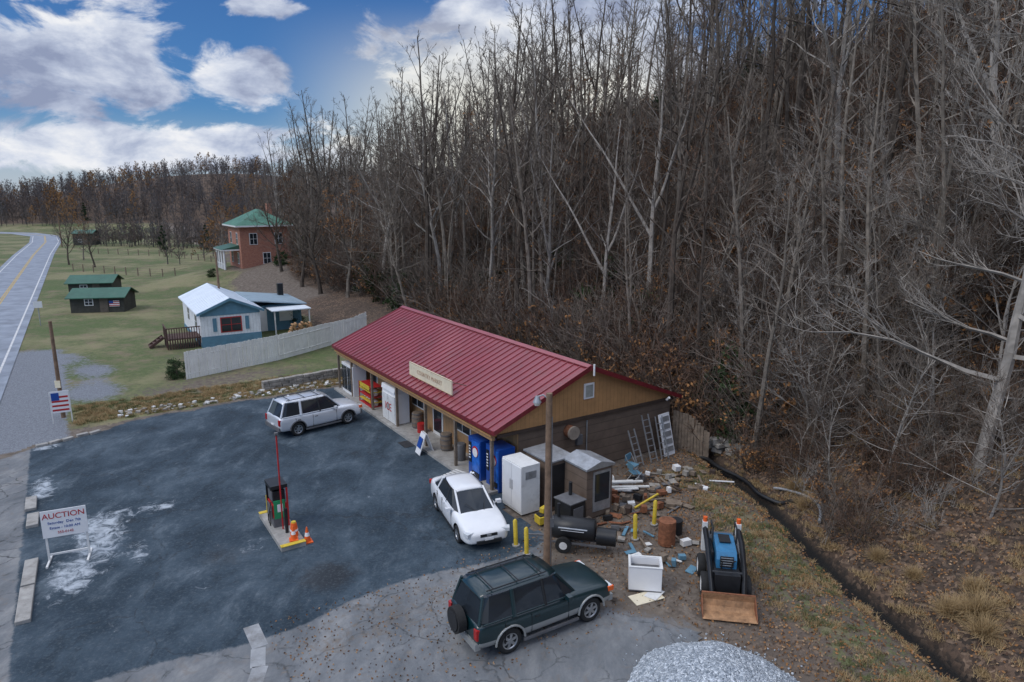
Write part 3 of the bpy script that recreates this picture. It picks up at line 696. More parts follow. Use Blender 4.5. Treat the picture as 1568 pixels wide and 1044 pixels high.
def car(name,loc,head,paint,stations,green,wheels,r,W,pill,lower=None,suv=False,spare=False,rack=True):
    parts=[]
    vs=[];fs=[];k=None
    for (x,zb,zt,w) in stations:
        h=zt-zb
        half=[(0,zb),(w*.8,zb),(w*.965,zb+.08*h),(w,zb+.3*h),(w,zb+.62*h),(w*.975,zb+.84*h),(w*.9,zt-.02),(w*.72,zt+.005),(w*.35,zt+.025)]
        ring=half+[(0,zt+.03)]+[(-a,b_) for a,b_ in half[:0:-1]]
        k=len(ring); vs+=[(x,a,b_) for a,b_ in ring]
    n=len(stations)
    for i in range(n-1):
        for j in range(k): fs.append((i*k+j,i*k+(j+1)%k,(i+1)*k+(j+1)%k,(i+1)*k+j))
    fs.append(tuple(range(k))[::-1]); fs.append(tuple((n-1)*k+j for j in range(k)))
    body=mesh_obj('body',vs,fs,[paint,MAT['black'],lower or paint])
    bm=bmesh.new(); bm.from_mesh(body.data); bmesh.ops.recalc_face_normals(bm,faces=bm.faces); bm.to_mesh(body.data); bm.free()
    sb=body.modifiers.new('s','SUBSURF'); sb.levels=2; sb.render_levels=2
    cut=[]
    for wx in wheels:
        for s in(-1,1):
            c=B('c'); c.tube([(wx,s*(W/2+.3),r+.02),(wx,s*(W/2-.3),r+.02)],r*1.17,'black',32); co=c.done()
            bm=bmesh.new(); bm.from_mesh(co.data); bmesh.ops.remove_doubles(bm,verts=bm.verts,dist=.0005); bmesh.ops.recalc_face_normals(bm,faces=bm.faces); bm.to_mesh(co.data); bm.free()
            cut.append(co)
            md=body.modifiers.new('b','BOOLEAN'); md.operation='DIFFERENCE'; md.solver='EXACT'; md.object=co
            try: md.material_mode='TRANSFER'
            except: pass
    bpy.context.view_layer.update()
    dg=bpy.context.evaluated_depsgraph_get()
    me=bpy.data.meshes.new_from_object(body.evaluated_get(dg),preserve_all_data_layers=True,depsgraph=dg)
    body.modifiers.clear(); body.data=me
    for c in cut: bpy.data.objects.remove(c)
    if lower:
        li=[i for i,mm in enumerate(me.materials) if mm==lower]
        if li:
            for p in me.polygons:
                if p.material_index==0 and p.center.z<.6: p.material_index=li[0]
    for p in me.polygons: p.use_smooth=True
    me.set_sharp_from_angle(angle=rad(35))
    parts.append(body)
    xr0,xr1,xf1,xf0,zbr,zbf,zr,wb,wr=green
    bot=[(xr0,-wb*.86,zbr),(xr0+.25,-wb,zbr),(xf0-.45,-wb,(zbf+zbr)/2),(xf0,-wb*.78,zbf),(xf0+.07,0,zbf),(xf0,wb*.78,zbf),(xf0-.45,wb,(zbf+zbr)/2),(xr0+.25,wb,zbr),(xr0,wb*.86,zbr),(xr0-.05,0,zbr)]
    top=[(xr1,-wr*.88,zr-.03),(xr1+.15,-wr,zr-.01),(xf1-.15,-wr,zr-.01),(xf1,-wr*.88,zr-.03),(xf1+.05,0,zr-.0),(xf1,wr*.88,zr-.03),(xf1-.15,wr,zr-.01),(xr1+.15,wr,zr-.01),(xr1,wr*.88,zr-.03),(xr1-.04,0,zr)]
    kk=10
    glass=mesh_obj('glasshouse',bot+top,[(j,(j+1)%kk,kk+(j+1)%kk,kk+j) for j in range(kk)]+[tuple(range(kk,2*kk))],[MAT['glass']],False)
    parts.append(glass)
    nx_,ny_=9,9; vs=[];fs=[]
    for i in range(nx_):
        s=i/(nx_-1); x=(xr1-.05)+(xf1+.07-(xr1-.05))*s
        for j in range(ny_):
            t=-1+2*j/(ny_-1); ww=wr*(1.02-.1*(abs(2*s-1)**6))
            z=zr+.045*(1-t*t)*(1-.5*abs(2*s-1)**3)-.05*abs(t)**8-.03*abs(2*s-1)**6+.01
            vs.append((x+.04*(1-t*t)*(1 if s>.5 else -1)*abs(2*s-1)**3,t*ww,z))
    for i in range(nx_-1):
        for j in range(ny_-1): fs.append((i*ny_+j,(i+1)*ny_+j,(i+1)*ny_+j+1,i*ny_+j+1))
    rf=mesh_obj('roof',vs,fs,[paint]); so=rf.modifiers.new('s','SOLIDIFY'); so.thickness=.05; so.offset=-1; parts.append(rf)
    d=B('vehicle_trim'); d.part('trim')
    pm=paint
    for s in(-1,1):
        def pl(xb,xt,zb_,rr=.035,m=pm,yb=wb,yt=wr):
            d.tube([(xb,s*yb,zb_-.03),(xt,s*yt,zr-.0)],[rr*1.2,rr],m,6)
        pl(xf0-.02,xf1,zbf,.04,pm,wb*.8,wr*.9); pl(xr0+.03,xr1,zbr,.05,pm,wb*.88,wr*.9)
        for (pb,pt,rr,mm) in pill: pl(pb,pt,(zbf+zbr)/2,rr,pm if mm else MAT['black'])
        d.tube([(xr0+.1,s*wb*.99,zbr-.01),(xf0-.35,s*wb*.99,(zbf+zbr)/2-.01)],.03,pm,6)
        d.box((xf0-.42,s*(W/2+.08),zbf+.06),(.14,.2,.13),pm)
        for x in (xf0-.35,(xf0+xr0)/2-.0,xr0+.75 if suv else xr0+.85):
            d.box((x,s*(W/2-.012),.66),(.012,.03,.62),'black')
        for x in((xf0+xr0)/2+.18,(xf0+xr0)/2-.75): d.box((x,s*(W/2-.0),.86),(.16,.03,.03),pm if not suv else 'black')
        d.box(((wheels[0]+wheels[1])/2,s*(W/2-.03),.27),(wheels[0]-wheels[1]-2.3*r,.06,.08),'black' if not suv else 'grey')
        if suv:
            for wx in wheels:
                P=[(wx+math.cos(a)*r*1.2,s*(W/2+.005),r+.02+math.sin(a)*r*1.2) for a in [math.pi*q/10 for q in range(11)]]
                d.tube(P,.035,lower or 'grey',6)
    xf=stations[-1][0]; xr=stations[0][0]
    if suv:
        d.box((xf-.03,0,.5),(.16,W*.9,.2),lower or 'grey'); d.box((xr+.03,0,.5),(.16,W*.9,.2),lower or 'grey')
        d.box((xf-.02,0,.8),(.1,.8,.16),'black')
        for i in range(3): d.box((xf+.035,0,.75+i*.05),(.012,.76,.015),'chrome')
        for s in(-1,1):
            d.box((xf-.05,s*W*.37,.82),(.12,.3,.16),'headlight'); d.box((xf-.06,s*W*.45,.82),(.2,.09,.14),'orange') ; d.box((xr+.03,s*W*.42,.85),(.1,.16,.3),'taillight')
            d.tube([(xr1+.15,s*wr*.8,zr+.09),(xf1-.25,s*wr*.8,zr+.09)],.02,'black',6)
        if rack:
            for x in(xr1+.35,(xr1+xf1)/2,xf1-.4): d.tube([(x,-wr*.8,zr+.1),(x,wr*.8,zr+.1)],.018,'black',6)
    else:
        for s in(-1,1):
            d.box((xf-.2,s*W*.36,.64),(.24,.36,.13),'headlight',rz=-s*.35); d.box((xr+.06,s*W*.38,.8),(.14,.3,.14),'taillight',rz=s*.2)
        d.box((xf-.05,0,.58),(.1,.62,.1),'black'); d.box((xf-.0,0,.36),(.1,.9,.12),'black'); d.box((xf+.0,0,.585),(.04,.16,.07),'chrome')
    d.box((xr-.02,0,.62 if not suv else .6),(.02,.32,.15),'whitec'); d.box((xf+.03,0,.45),(.02,.32,.12),'whitec')
    for s in(-1,1): d.tube([(xf0+.03,s*.15+.1,zbf+.04),(xf0-.28,s*.15+.45*s*.5,zbf+.25)],.012,'black',4)
    if spare:
        d.tube([(xr-.05,0,.95),(xr-.28,0,.95)],.36,'rubber',26); d.tube([(xr-.27,0,.95),(xr-.31,0,.95)],.28,'black',20)
    do=d.done(.008); do.name='trim'; parts.append(do)
    w=B('w'); w.part('wheels')
    for wx in wheels:
        for s in(-1,1): wheel(w,wx,s*(W/2-.13),r,.23,s)
    wo=w.done(); wo.name='wheels'; parts.append(wo)
    root=bpy.data.objects.new(name,None); COL.objects.link(root)
    for p in parts: p.parent=root
    root.location=loc; root.rotation_euler=(0,0,head)
    return root
def paint(name,c,m=.0):
    return M(name,c,.28,.06,.8,m,0,.7)
sed=[(-2.36,.42,.86,.60),(-2.3,.3,.98,.80),(-1.95,.24,1.02,.87),(-1.2,.2,1.0,.885),(-.4,.19,.96,.89),(.5,.19,.95,.89),(1.0,.2,.93,.885),(1.6,.21,.87,.875),(2.0,.22,.79,.84),(2.28,.26,.70,.74),(2.38,.34,.6,.55)]
car('white_sedan',(-1.68,23.8,.0),math.atan2(-.927,.376),paint('white_car_paint',(.78,.79,.8)),sed,(-1.85,-1.12,.22,1.15,.99,.91,1.43,.80,.60),(1.42,-1.32),.32,1.78,[(-.02,-.1,.035,0),(-1.2,-1.05,.05,1)])
suv1=[(-2.28,.45,1.02,.78),(-2.24,.4,1.1,.86),(-2.0,.36,1.12,.875),(-1.2,.33,1.1,.885),(-.2,.33,1.08,.885),(.6,.33,1.08,.885),(.95,.34,1.08,.88),(1.6,.36,1.03,.87),(2.0,.38,.98,.86),(2.15,.4,.93,.82),(2.2,.46,.86,.74)]
teal=paint('dark_green_car_paint',(.003,.022,.027)); silv=paint('silver_cladding',(.34,.35,.34),.3)
car('green_suv',(.62,17.56,.0),rad(31.3),teal,suv1,(-2.2,-1.98,.3,.95,1.1,1.06,1.76,.83,.66),(1.4,-1.3),.375,1.77,[(-.15,-.2,.04,0),(-1.15,-1.15,.06,1)],silv,True,True)
silver=paint('silver_car_paint',(.68,.7,.73),.3)
suv2=[(s[0]*1.03,s[1]-.05,s[2]-.0,s[3]*1.05) for s in suv1]
car('silver_suv',(-10.45,34.73,.0),rad(42),silver,suv2,(-2.25,-1.95,.35,1.1,1.1,1.06,1.76,.87,.68),(1.42,-1.4),.36,1.86,[(-.15,-.2,.04,0),(-1.2,-1.15,.07,1)],None,True,False)

v=B('skid_steer_loader',(6.6,19.35,.0),rad(-100))
v.part('chassis').box((-.1,0,.62),(2.0,.75,.6),'black'); v.box((-.9,0,1.0),(.5,.8,.6),'grey')
v.part('wheels')
for x in(-.62,.5):
    for s in(-1,1): wheel(v,x,s*.6,.36,.26,s,'white')
v.part('engine_cover'); v.extr([(-.95,.9),(-.95,1.35),(-.5,1.5),(.35,1.4),(.5,1.2),(.5,.9)],'y',-.3,.3,'loader_blue'); v.box((-.3,0,1.5),(.5,.34,.03),'black'); v.box((.52,0,1.15),(.03,.4,.35),'black')
for i in range(4): v.box((.545,0,1.04+i*.08),(.012,.36,.025),'galv')
v.part('lift_arms')
for s in(-1,1):
    v.tube([(-1.0,s*.52,1.5),(-.2,s*.52,1.4),(.7,s*.5,.95),(1.2,s*.45,.35)],[.09,.09,.08,.07],'black',4)
    v.box((-1.0,s*.52,1.2),(.2,.16,1.0),'white'); v.tube([(-1.0,s*.52,1.7),(-1.0,s*.52,1.85)],.07,'orange',10)
    v.tube([(-.4,s*.5,.9),(.75,s*.5,.9)],.045,'chrome',8); v.box((-.3,s*.38,1.1),(.9,.06,.3),'black')
v.tube([(.7,-.5,.9),(.7,.5,.9)],.05,'black',8)
for s in(-1,1): v.tube([(-.75,s*.36,1.4),(-.75,s*.36,1.85),(-.3,s*.36,1.85),(-.2,s*.36,1.4)],.03,'black',6)
for s in(-.15,.15): v.tube([(.5,s,.9),(.62,s,1.2),(.7,s*1.5,1.3)],.02,'rubber',6)
v.part('bucket')
prof=[(1.25,.5),(1.2,.28),(1.25,.1),(1.4,.03),(1.85,.02)]
q=[(a,b_) for a,b_ in prof]+[(a+.03,b_+.03) for a,b_ in prof[::-1]]
v.extr(q,'y',-.76,.76,'rustt')
for s in(-1,1): v.extr([(1.25,.5),(1.2,.28),(1.25,.1),(1.4,.03),(1.85,.02),(1.5,.28)],'y',s*.76-.015,s*.76+.015,'rust')
v.box((1.24,0,.52),(.06,1.54,.05),'rust')
v.done(.008)

def gravel():
    v=B('gravel_pile',(5.05,14.45,0)); n=80; vs=[];fs=[]
    for i in range(n):
        for j in range(n):
            x=-2.6+5.2*i/(n-1); y=-2.6+5.2*j/(n-1); r=math.hypot(x,y)*(1+.06*vnoise(x,y,.8,3))
            z=.93*max(0,math.cos(min(r/2.25,1)*math.pi/2))**.95-.03+.08*vnoise(x,y,1.7,4)+random.uniform(-.025,.025)
            vs.append((x,y,z if r<2.3 else -.1))
    for i in range(n-1):
        for j in range(n-1): fs.append((i*n+j,(i+1)*n+j,(i+1)*n+j+1,i*n+j+1))
    m,nt,b=new_mat('crushed_gravel')
    vo=N(nt,'ShaderNodeTexVoronoi'); vo.inputs['Scale'].default_value=20; tc=N(nt,'ShaderNodeTexCoord'); nt.links.new(tc.outputs['Object'],vo.inputs['Vector'])
    s=N(nt,'ShaderNodeSeparateColor'); nt.links.new(vo.outputs['Color'],s.inputs[0])
    c=ramp(nt,s.outputs[0],[(0,(.26,.3,.34)),(.6,(.46,.51,.56)),(1,(.75,.8,.84))]); nt.links.new(c,b.inputs['Base Color']); b.inputs['Roughness'].default_value=.9
    bump(nt,b,mth(nt,'SUBTRACT',1,vo.outputs['Distance']),1,.07)
    v.add(vs,fs,m,False)
    for _ in range(260):
        a=U(0,6.3); r=abs(random.gauss(2.3,.25)); s_=U(.02,.05); v.box((math.cos(a)*r,math.sin(a)*r,.0),(s_,s_,s_),m,rz=U(0,3),rx=U(0,1))
    v.done()
gravel()
pts=[L(10.6,-.6),(9.3,30.3,0),(9.9,28.6,0),(10.3,27,0),(10.7,25.8,0),(11.3,24.9,0)]
v=B('black_drain_pipe'); P=[]
for i in range(len(pts)-1):
    for k in range(8): P.append(Vector(pts[i]).lerp(Vector(pts[i+1]),k/8))
P=[Vector((p.x+.12*math.sin(i*.4),p.y,max(TH(p.x,p.y),-.3)+.12)) for i,p in enumerate(P)]
v.tube(P,[.085+.012*(i%2) for i in range(len(P))],'black',10); v.done()
v=B('grey_drain_pipe'); P=[]
for i in range(22):
    a=i/21; x=10.9+.9*math.sin(a*2.6); y=26.5-3.2*a; P.append((x,y,TH(x,y)+.1))
v.tube(P,.06,'galv',8); v.done()
def ladder(loc,rot,h,tilt):
    v=B('aluminium_ladder',loc,rot,(tilt,0))
    for s in(-1,1): v.box((s*.2,0,h/2),(.03,.07,h),'galv')
    for i in range(int(h/.3)): v.box((0,0,.15+i*.3),(.38,.03,.03),'galv')
    v.done()
ladder(L(8.2,-.75,0),ROT,2.2,-.35); ladder(L(7.3,-.8,0),ROT+.1,1.7,-.4); ladder(L(8.9,-.75,0),ROT-.1,2.0,-.32)
v=B('white_door_panel',L(9.4,-.55,0),ROT+.1,(-.25,0)); v.box((0,0,1.0),(.75,.05,2.0),'whitec'); 
for i in range(5): v.box((0,-.035,.3+i*.36),(.6,.02,.24),'galv')
v.done()
def chair(loc,rot,m='galv',name='folding_chair'):
    v=B(name,loc,rot)
    for s in(-1,1):
        v.tube([(s*.24,-.25,0),(s*.24,.25,.85)],.015,m,6); v.tube([(s*.24,.25,0),(s*.24,-.2,.5)],.015,m,6)
    v.box((0,0,.42),(.46,.42,.03),'ltblue',rx=.08); v.box((0,.24,.72),(.46,.03,.3),'ltblue'); v.done()
chair(L(6.4,-1.2,0),ROT+.3); chair(L(5.9,-1.9,0),ROT+1.3)
v=B('pvc_pipe_stack',L(4.4,-1.9,0),ROT)
for i in range(9): v.box((U(-.4,.4),U(-.5,.1),.06+i*.04),(U(1.8,2.6),.12,.05),'white',rz=U(-.25,-.05)-.4)
v.done()
def scrap(name,cx,cy,n,spread,mats):
    v=B(name,(cx,cy,0))
    for i in range(n):
        s=random.choice([(U(.4,1.3),U(.05,.12),.03),(U(.1,.35),U(.1,.3),U(.05,.25)),(U(.2,.6),U(.15,.4),.02)])
        x,y=random.gauss(0,spread),random.gauss(0,spread)
        v.box((x,y,s[2]/2+U(.0,.06)),s,random.choice(mats),rz=U(0,6.3),rx=U(-.15,.15),ry=U(-.15,.15))
    v.done()
scrap('scrap_pile',4.3,26.2,46,.8,['wood','wood','white','rust','grey','black'])
scrap('scrap_pile',5.6,24.6,30,.7,['wood','wood','wood','rust','grey','dtrim'])
scrap('scrap_pile',7.2,27.2,36,.9,['wood','wood','whitec','stone','dtrim'])
scrap('litter_scraps',5.2,21.6,26,1.0,['wood','wood','stone','ltblue','white'])
scrap('litter_scraps',3.6,23.6,24,.7,['wood','rust','grey','black','ltblue'])
v=B('yellow_plank',(5.3,25.0,.25),.6); v.box((0,0,0),(1.3,.08,.05),'yellow',ry=-.2); v.done()

# ------------------------------------------------------------------ trees
class TM:
    def __init__(s): s.v=[];s.f=[];s.m=[]
    def tube(s,pts,rs,k,mi):
        o=len(s.v)
        for i,p in enumerate(pts):
            t=(pts[min(i+1,len(pts)-1)]-pts[max(i-1,0)]); t.normalize()
            a=t.orthogonal(); a.normalize(); b=t.cross(a); r=rs[i]
            for j in range(k):
                an=2*math.pi*j/k; s.v.append(p+a*(math.cos(an)*r)+b*(math.sin(an)*r))
        for i in range(len(pts)-1):
            for j in range(k):
                s.f.append((o+i*k+j,o+i*k+(j+1)%k,o+(i+1)*k+(j+1)%k,o+(i+1)*k+j)); s.m.append(mi)
    def leaf(s,p,sz,mi):
        a=Vector((U(-1,1),U(-1,1),U(-1,1))).normalized()*sz; b=a.orthogonal().normalized()*sz*.6; o=len(s.v)
        s.v+=[p-a,p+b,p+a,p-b]; s.f.append((o,o+1,o+2,o+3)); s.m.append(mi)
    def mesh(s,name,mats):
        me=bpy.data.meshes.new(name); me.from_pydata([tuple(v) for v in s.v],[],s.f)
        for m in mats: me.materials.append(m)
        me.polygons.foreach_set('material_index',s.m); me.update(); return me
def rv(s): return Vector((U(-s,s),U(-s,s),U(-s,s)))
def path(p,d,l,n,wander,up):
    pts=[p.copy()]; d=d.normalized()
    for i in range(n):
        d=(d+rv(wander)+Vector((0,0,up))).normalized(); p=p+d*(l/n); pts.append(p.copy())
    return pts
def at(pts,t):
    q=t*(len(pts)-1); i=min(int(q),len(pts)-2); return pts[i].lerp(pts[i+1],q-i),(pts[i+1]-pts[i]).normalized()
def tree(seed,H,r,clear=.4,spread=.28,nb=20,sub=6,twig=4,lean=.04,wander=.06,leaves=0,tr=.011,bw=.22,lowang=.5,droop=.05,fork=0,lsz=.08):
    random.seed(seed); T=TM()
    tp=path(Vector((0,0,-.4)),Vector((U(-lean,lean),U(-lean,lean),1)),H,11,wander,.03)
    T.tube(tp,[r*(1.25 if i==0 else 1)*(1-.85*(i/11)**.9) for i in range(12)],6,0)
    stems=[(tp,r,clear,nb,H)]
    for q in range(fork):
        t=U(.3,.5); p,d=at(tp,t); a=U(0,6.3); d=Vector((math.cos(a)*.55,math.sin(a)*.55,1)).normalized()
        l=H*(1-t)*U(.8,1); bp=path(p,d,l,8,.1,.05); rr=r*(1-.85*t)*.75
        T.tube(bp,[rr*(1-.85*i/8) for i in range(9)],6,0); stems.append((bp,rr,.25,int(nb*.6),l*1.3))
    for (sp_,sr,cl,n_,HH) in stems:
        for i in range(n_):
            t=cl+(1-cl)*((i+R())/n_)*.98; p,d0=at(sp_,t); az=i*2.4+U(-.5,.5); e=lowang+.55*(t-cl)/(1-cl)+U(-.2,.2)
            d=Vector((math.cos(az)*math.cos(e),math.sin(az)*math.cos(e),math.sin(e)))
            l=HH*spread*(1.05-.65*(t-cl)/(1-cl))*U(.6,1.2); rb=max(.018,sr*(1-.85*t)*.5)
            bp=path(p,d,l,5,bw,droop); T.tube(bp,[rb*(1-.75*q/5) for q in range(6)],3,0)
            for j in range(sub):
                t2=U(.2,1); p2,d2=at(bp,t2); d3=(d2+rv(.9)+Vector((0,0,.25))).normalized(); l2=l*U(.25,.5)*(1.15-t2*.5)
                r2=max(tr*1.4,rb*.42*(1-.6*t2)); sp2=path(p2,d3,l2,3,.25,.05); T.tube(sp2,[r2,r2*.8,r2*.6,tr*.8],3,1)
                for k_ in range(twig):
                    p3,d4=at(sp2,U(.2,1)); d5=(d4+rv(.8)+Vector((0,0,.15))).normalized(); tw=path(p3,d5,l2*U(.3,.6),2,.25,.03)
                    T.tube(tw,[tr,tr*.85,tr*.5],3,1)
                    if leaves and R()<leaves:
                        for q in range(3): T.leaf(tw[-1]+rv(.15),lsz*U(.8,1.2),2)
    return T
S=dict(simple=True)
bark=M('grey_bark',(.2,.172,.142),.95,.35,2.5,**S); twm=M('grey_twigs',(.155,.128,.106),.95,.25,1.5,**S)
barkd=M('dark_bark',(.095,.078,.064),.95,.3,2.5,**S); twr=M('brown_twigs',(.135,.088,.064),.95,.3,1.5,**S)
barkp=M('pale_bark',(.33,.3,.265),.9,.3,2.5,**S); twp=M('pale_twigs',(.32,.29,.255),.9,.2,1.5,**S)
dead=M('dead_leaves',(.27,.135,.055),.9,.4,1.2,**S); lfg=M('evergreen_leaves',(.035,.06,.022),.7,.45,.8,**S); lfd=M('cedar_leaves',(.028,.05,.022),.8,.4,.8,**S)
def inst(name,me,items):
    vs=[];fs=[]
    for (x,y,z,yaw,s,ti) in items:
        Mx=Matrix.Translation((x,y,z))@Matrix.Rotation(yaw,4,'Z')@Matrix.Rotation(ti,4,'X'); o=len(vs)
        for a,b_ in((-.5,-.5),(.5,-.5),(.5,.5),(-.5,.5)): vs.append(tuple(Mx@Vector((a*s,b_*s,0))))
        fs.append((o,o+1,o+2,o+3))
    pm=bpy.data.meshes.new(name); pm.from_pydata(vs,[],fs); po=bpy.data.objects.new(name,pm); COL.objects.link(po)
    ch=bpy.data.objects.new('plant_form',me); COL.objects.link(ch); ch.parent=po
    po.instance_type='FACES'; po.use_instance_faces_scale=True; po.instance_faces_scale=1; po.show_instancer_for_render=False; po.show_instancer_for_viewport=False
    return po
talls=[tree(11,17,.19,.45,.2,18,4,3,tr=.013).mesh('t1',[bark,twm]),
       tree(12,19,.2,.5,.17,17,4,3,lean=.08,tr=.013).mesh('t2',[bark,twm]),
       tree(13,15,.14,.35,.22,18,4,3,lean=.1,tr=.013).mesh('t3',[barkd,twr]),
       tree(14,18,.22,.35,.2,13,4,3,fork=2,lean=.08,tr=.013).mesh('t4',[barkp,twm]),
       tree(15,13,.11,.3,.24,18,4,3,leaves=.12,tr=.013).mesh('t5',[bark,twr,dead]),
       tree(16,16,.12,.5,.15,15,4,3,lean=.13,wander=.09,tr=.013).mesh('t6',[bark,twm]),
       tree(17,20,.22,.4,.18,15,4,3,fork=1,tr=.013).mesh('t7',[barkd,twm]),
       tree(18,12,.08,.3,.14,15,4,2,lean=.12,wander=.08,tr=.012).mesh('t8',[bark,twr])]
def shrub(seed,H,stems,leaves=0,tr=.011,sub=6):
    random.seed(seed); T=TM()
    for i in range(stems):
        a=U(0,6.3); e=U(.55,1.4); d=Vector((math.cos(a)*math.cos(e),math.sin(a)*math.cos(e),math.sin(e)))
        l=H*U(.6,1.1); p=path(Vector((U(-.6,.6),U(-.6,.6),-.1)),d,l,5,.16,.03); T.tube(p,[.026*(1-.13*q) for q in range(6)],3,0)
        for j in range(sub):
            p2,d2=at(p,U(.2,1)); s=path(p2,(d2+rv(.8)).normalized(),l*U(.2,.45),3,.25,.02); T.tube(s,[tr*1.4,tr*1.2,tr,tr*.7],3,1)
            for k in range(3):
                p3,d3=at(s,U(.2,1)); t=path(p3,(d3+rv(.8)).normalized(),l*U(.08,.2),2,.2,0); T.tube(t,[tr,tr*.8,tr*.5],3,1)
                if leaves and R()<leaves:
                    for q in range(4): T.leaf(t[-1]+rv(.14),U(.06,.1),2)
    return T
rust_l=M('brown_hanging_leaves',(.15,.085,.05),.9,.4,1.2,**S)
shr=[shrub(21,3.4,12,.08).mesh('s1',[barkd,twr,rust_l]),shrub(22,2.8,12,.3).mesh('s2',[barkd,twr,dead]),shrub(23,4.2,11).mesh('s3',[bark,twm]),shrub(24,3.8,9,.1).mesh('s4',[bark,twp,dead])]
def bush(seed,n,rx,rz,mat,sz=.09,conical=False):
    random.seed(seed); T=TM(); T.tube([Vector((0,0,-.2)),Vector((0,0,rz*1.6))],[.08,.02],5,0)
    cl=[]
    for i in range(26):
        if conical: h=U(.08,.98); rr=(1-h)*rx*U(.5,1.05); z=h*rz*2
        else: h=U(0,1); rr=rx*math.sqrt(max(0,1-(h*1.6-.8)**2))*U(.4,1.0); z=h*rz*1.7
        a=U(0,6.3); cl.append((Vector((math.cos(a)*rr,math.sin(a)*rr,z)),U(.22,.45)*rx*(1-h*.6 if conical else .8)))
    for c,_ in cl: T.tube([Vector((0,0,c.z*.7)),c],[.03,.01],3,0)
    for i in range(n):
        c,r_=random.choice(cl); T.leaf(c+Vector((random.gauss(0,.45),random.gauss(0,.45),random.gauss(0,.35)))*r_*1.3,sz*U(.6,1.3),1)
    return T
ev=[bush(31,1800,1.3,1.2,lfg,.1).mesh('e1',[barkd,lfg]),bush(32,3600,2.0,4.5,lfd,.15,True).mesh('e2',[barkd,lfd])]
def cam_d(x,y): return math.hypot(x,y)
def W2(xp,yp): return L(xp,yp)[:2]
random.seed(99)
buckets=[[] for _ in talls]
for _ in range(6000):
    yp=U(-24,150); d=U(1.0,52)
    xp=float(toe(yp))+d; x,y=W2(xp,yp)
    if y<8 or x/y>.88 or cam_d(x,y)<31: continue
    pr=.2
    if d>32: pr*=.6
    if yp>45: pr*=.6
    if yp>85: pr*=.6
    if R()>pr: continue
    buckets[random.choices(range(len(talls)),[4,3,4,1.6,2,4,3,6])[0]].append((x,y,TH(x,y),U(0,6.3),U(.7,1.12)*(1.1 if yp>25 else 1),U(-.08,.08)))
for me_,it in zip(talls,buckets): inst('hillside_woodland',me_,it)
sb_=[[] for _ in shr]
for _ in range(9000):
    yp=U(-24,100); d=U(.4,46)
    if R()<.35: d=U(.4,14)
    xp=float(toe(yp))+d; x,y=W2(xp,yp)
    if y<10 or x/y>.86 or cam_d(x,y)<23: continue
    if R()>(.33 if yp<45 else .2): continue
    if vnoise(x,y,.12,2)<-.35: continue
    near=cam_d(x,y)<32
    i=random.choices(range(4),[5,2.2,3.5,2.2 if x>14 and yp<5 else .8])[0]
    sb_[i].append((x,y,TH(x,y),U(0,6.3),U(.35,.7) if near else U(.65,1.4),U(-.1,.1)))
for me_,it in zip(shr,sb_): inst('woodland_undergrowth',me_,it)
it=[]
for _ in range(110):
    yp=U(0,95); d=U(.5,12) if R()<.6 else U(10,45); x,y=W2(float(toe(yp))+d,yp)
    if cam_d(x,y)<32: continue
    it.append((x,y,TH(x,y),U(0,6.3),U(.6,1.3),0))
for yp,d in((38,1),(41,3),(44,1.5),(47,4),(50,2),(35,2.5),(33,4),(53,4),(-1.5,2.0),(.2,3.2)): 
    x,y=W2(float(toe(yp))+d,yp); it.append((x,y,TH(x,y),U(0,6.3),U(1.0,1.5),0))
for (x,y,s) in((-22.6,44.6,.55),(-23.2,45.6,.45),(-28,66,.7),(-32,95,.8),(-41,93,.5),(-20.5,63,.8)): it.append((x,y,TH(x,y),U(0,6),s,0))
inst('evergreen_undergrowth',ev[0],it)
it=[]
for _ in range(34):
    yp=U(20,110); d=U(30,46); x,y=W2(float(toe(yp))+d,yp); it.append((x,y,TH(x,y),U(0,6.3),U(.35,.65),0))
for p in((-76,150),(-68,153),(-165,268),(-205,280),(-110,268)): it.append((p[0],p[1],TH(*p),U(0,6),U(.5,.8),0))
inst('cedar_trees',ev[1],it)
ft=M('far_twigs_hazed',(.165,.15,.145),.95,.25,.05,**S); ft2=M('far_brown_twigs',(.175,.14,.122),.95,.25,.05,**S); fo=M('far_orange_leaves',(.33,.18,.07),.95,.3,.05,**S); fbk=M('far_bark',(.11,.1,.095),.95,.3,.05,**S)  # distance haze painted into the greyed far twig colour
far=[tree(41,8,.12,.12,.36,15,5,3,tr=.04).mesh('f1',[fbk,ft]),tree(42,8.5,.12,.12,.34,13,5,3,leaves=.7,tr=.035,lsz=.16).mesh('f2',[fbk,ft2,fo]),tree(43,7.5,.12,.12,.36,15,5,3,tr=.045).mesh('f3',[fbk,ft2])]
fb=[[] for _ in far]
for _ in range(2500):
    y=U(256,425); x=U(-1.0,-.1)*y
    if y>330 and R()<.5: continue
    i=random.choices(range(3),[5,.35 if vnoise(x,y,.02,9)<.1 else 3,3.5])[0]
    fb[i].append((x,y,TH(x,y),U(0,6.3),U(.75,1.3),0))
for _ in range(150):
    s=R(); x=-104+48*s+U(-5,5); y=172-18*s+U(-3,9); fb[random.choice([0,2])].append((x,y,TH(x,y),U(0,6.3),U(.5,.9),0))
for _ in range(80):
    s=R(); x=-190+130*s+U(-6,6); y=232-10*s+U(-4,6)
    if x<-110: continue
    fb[random.choice([0,0,2,1])].append((x,y,TH(x,y),U(0,6.3),U(.6,1.05),0))
for _ in range(80):
    x=U(-62,-30); y=U(122,180)
    if x/y>-.26: continue
    fb[random.choices([0,1,2],[4,1.5,3])[0]].append((x,y,TH(x,y),U(0,6.3),U(.6,1.0),0))
for me_,i_ in zip(far,fb): inst('distant_woodland',me_,i_)
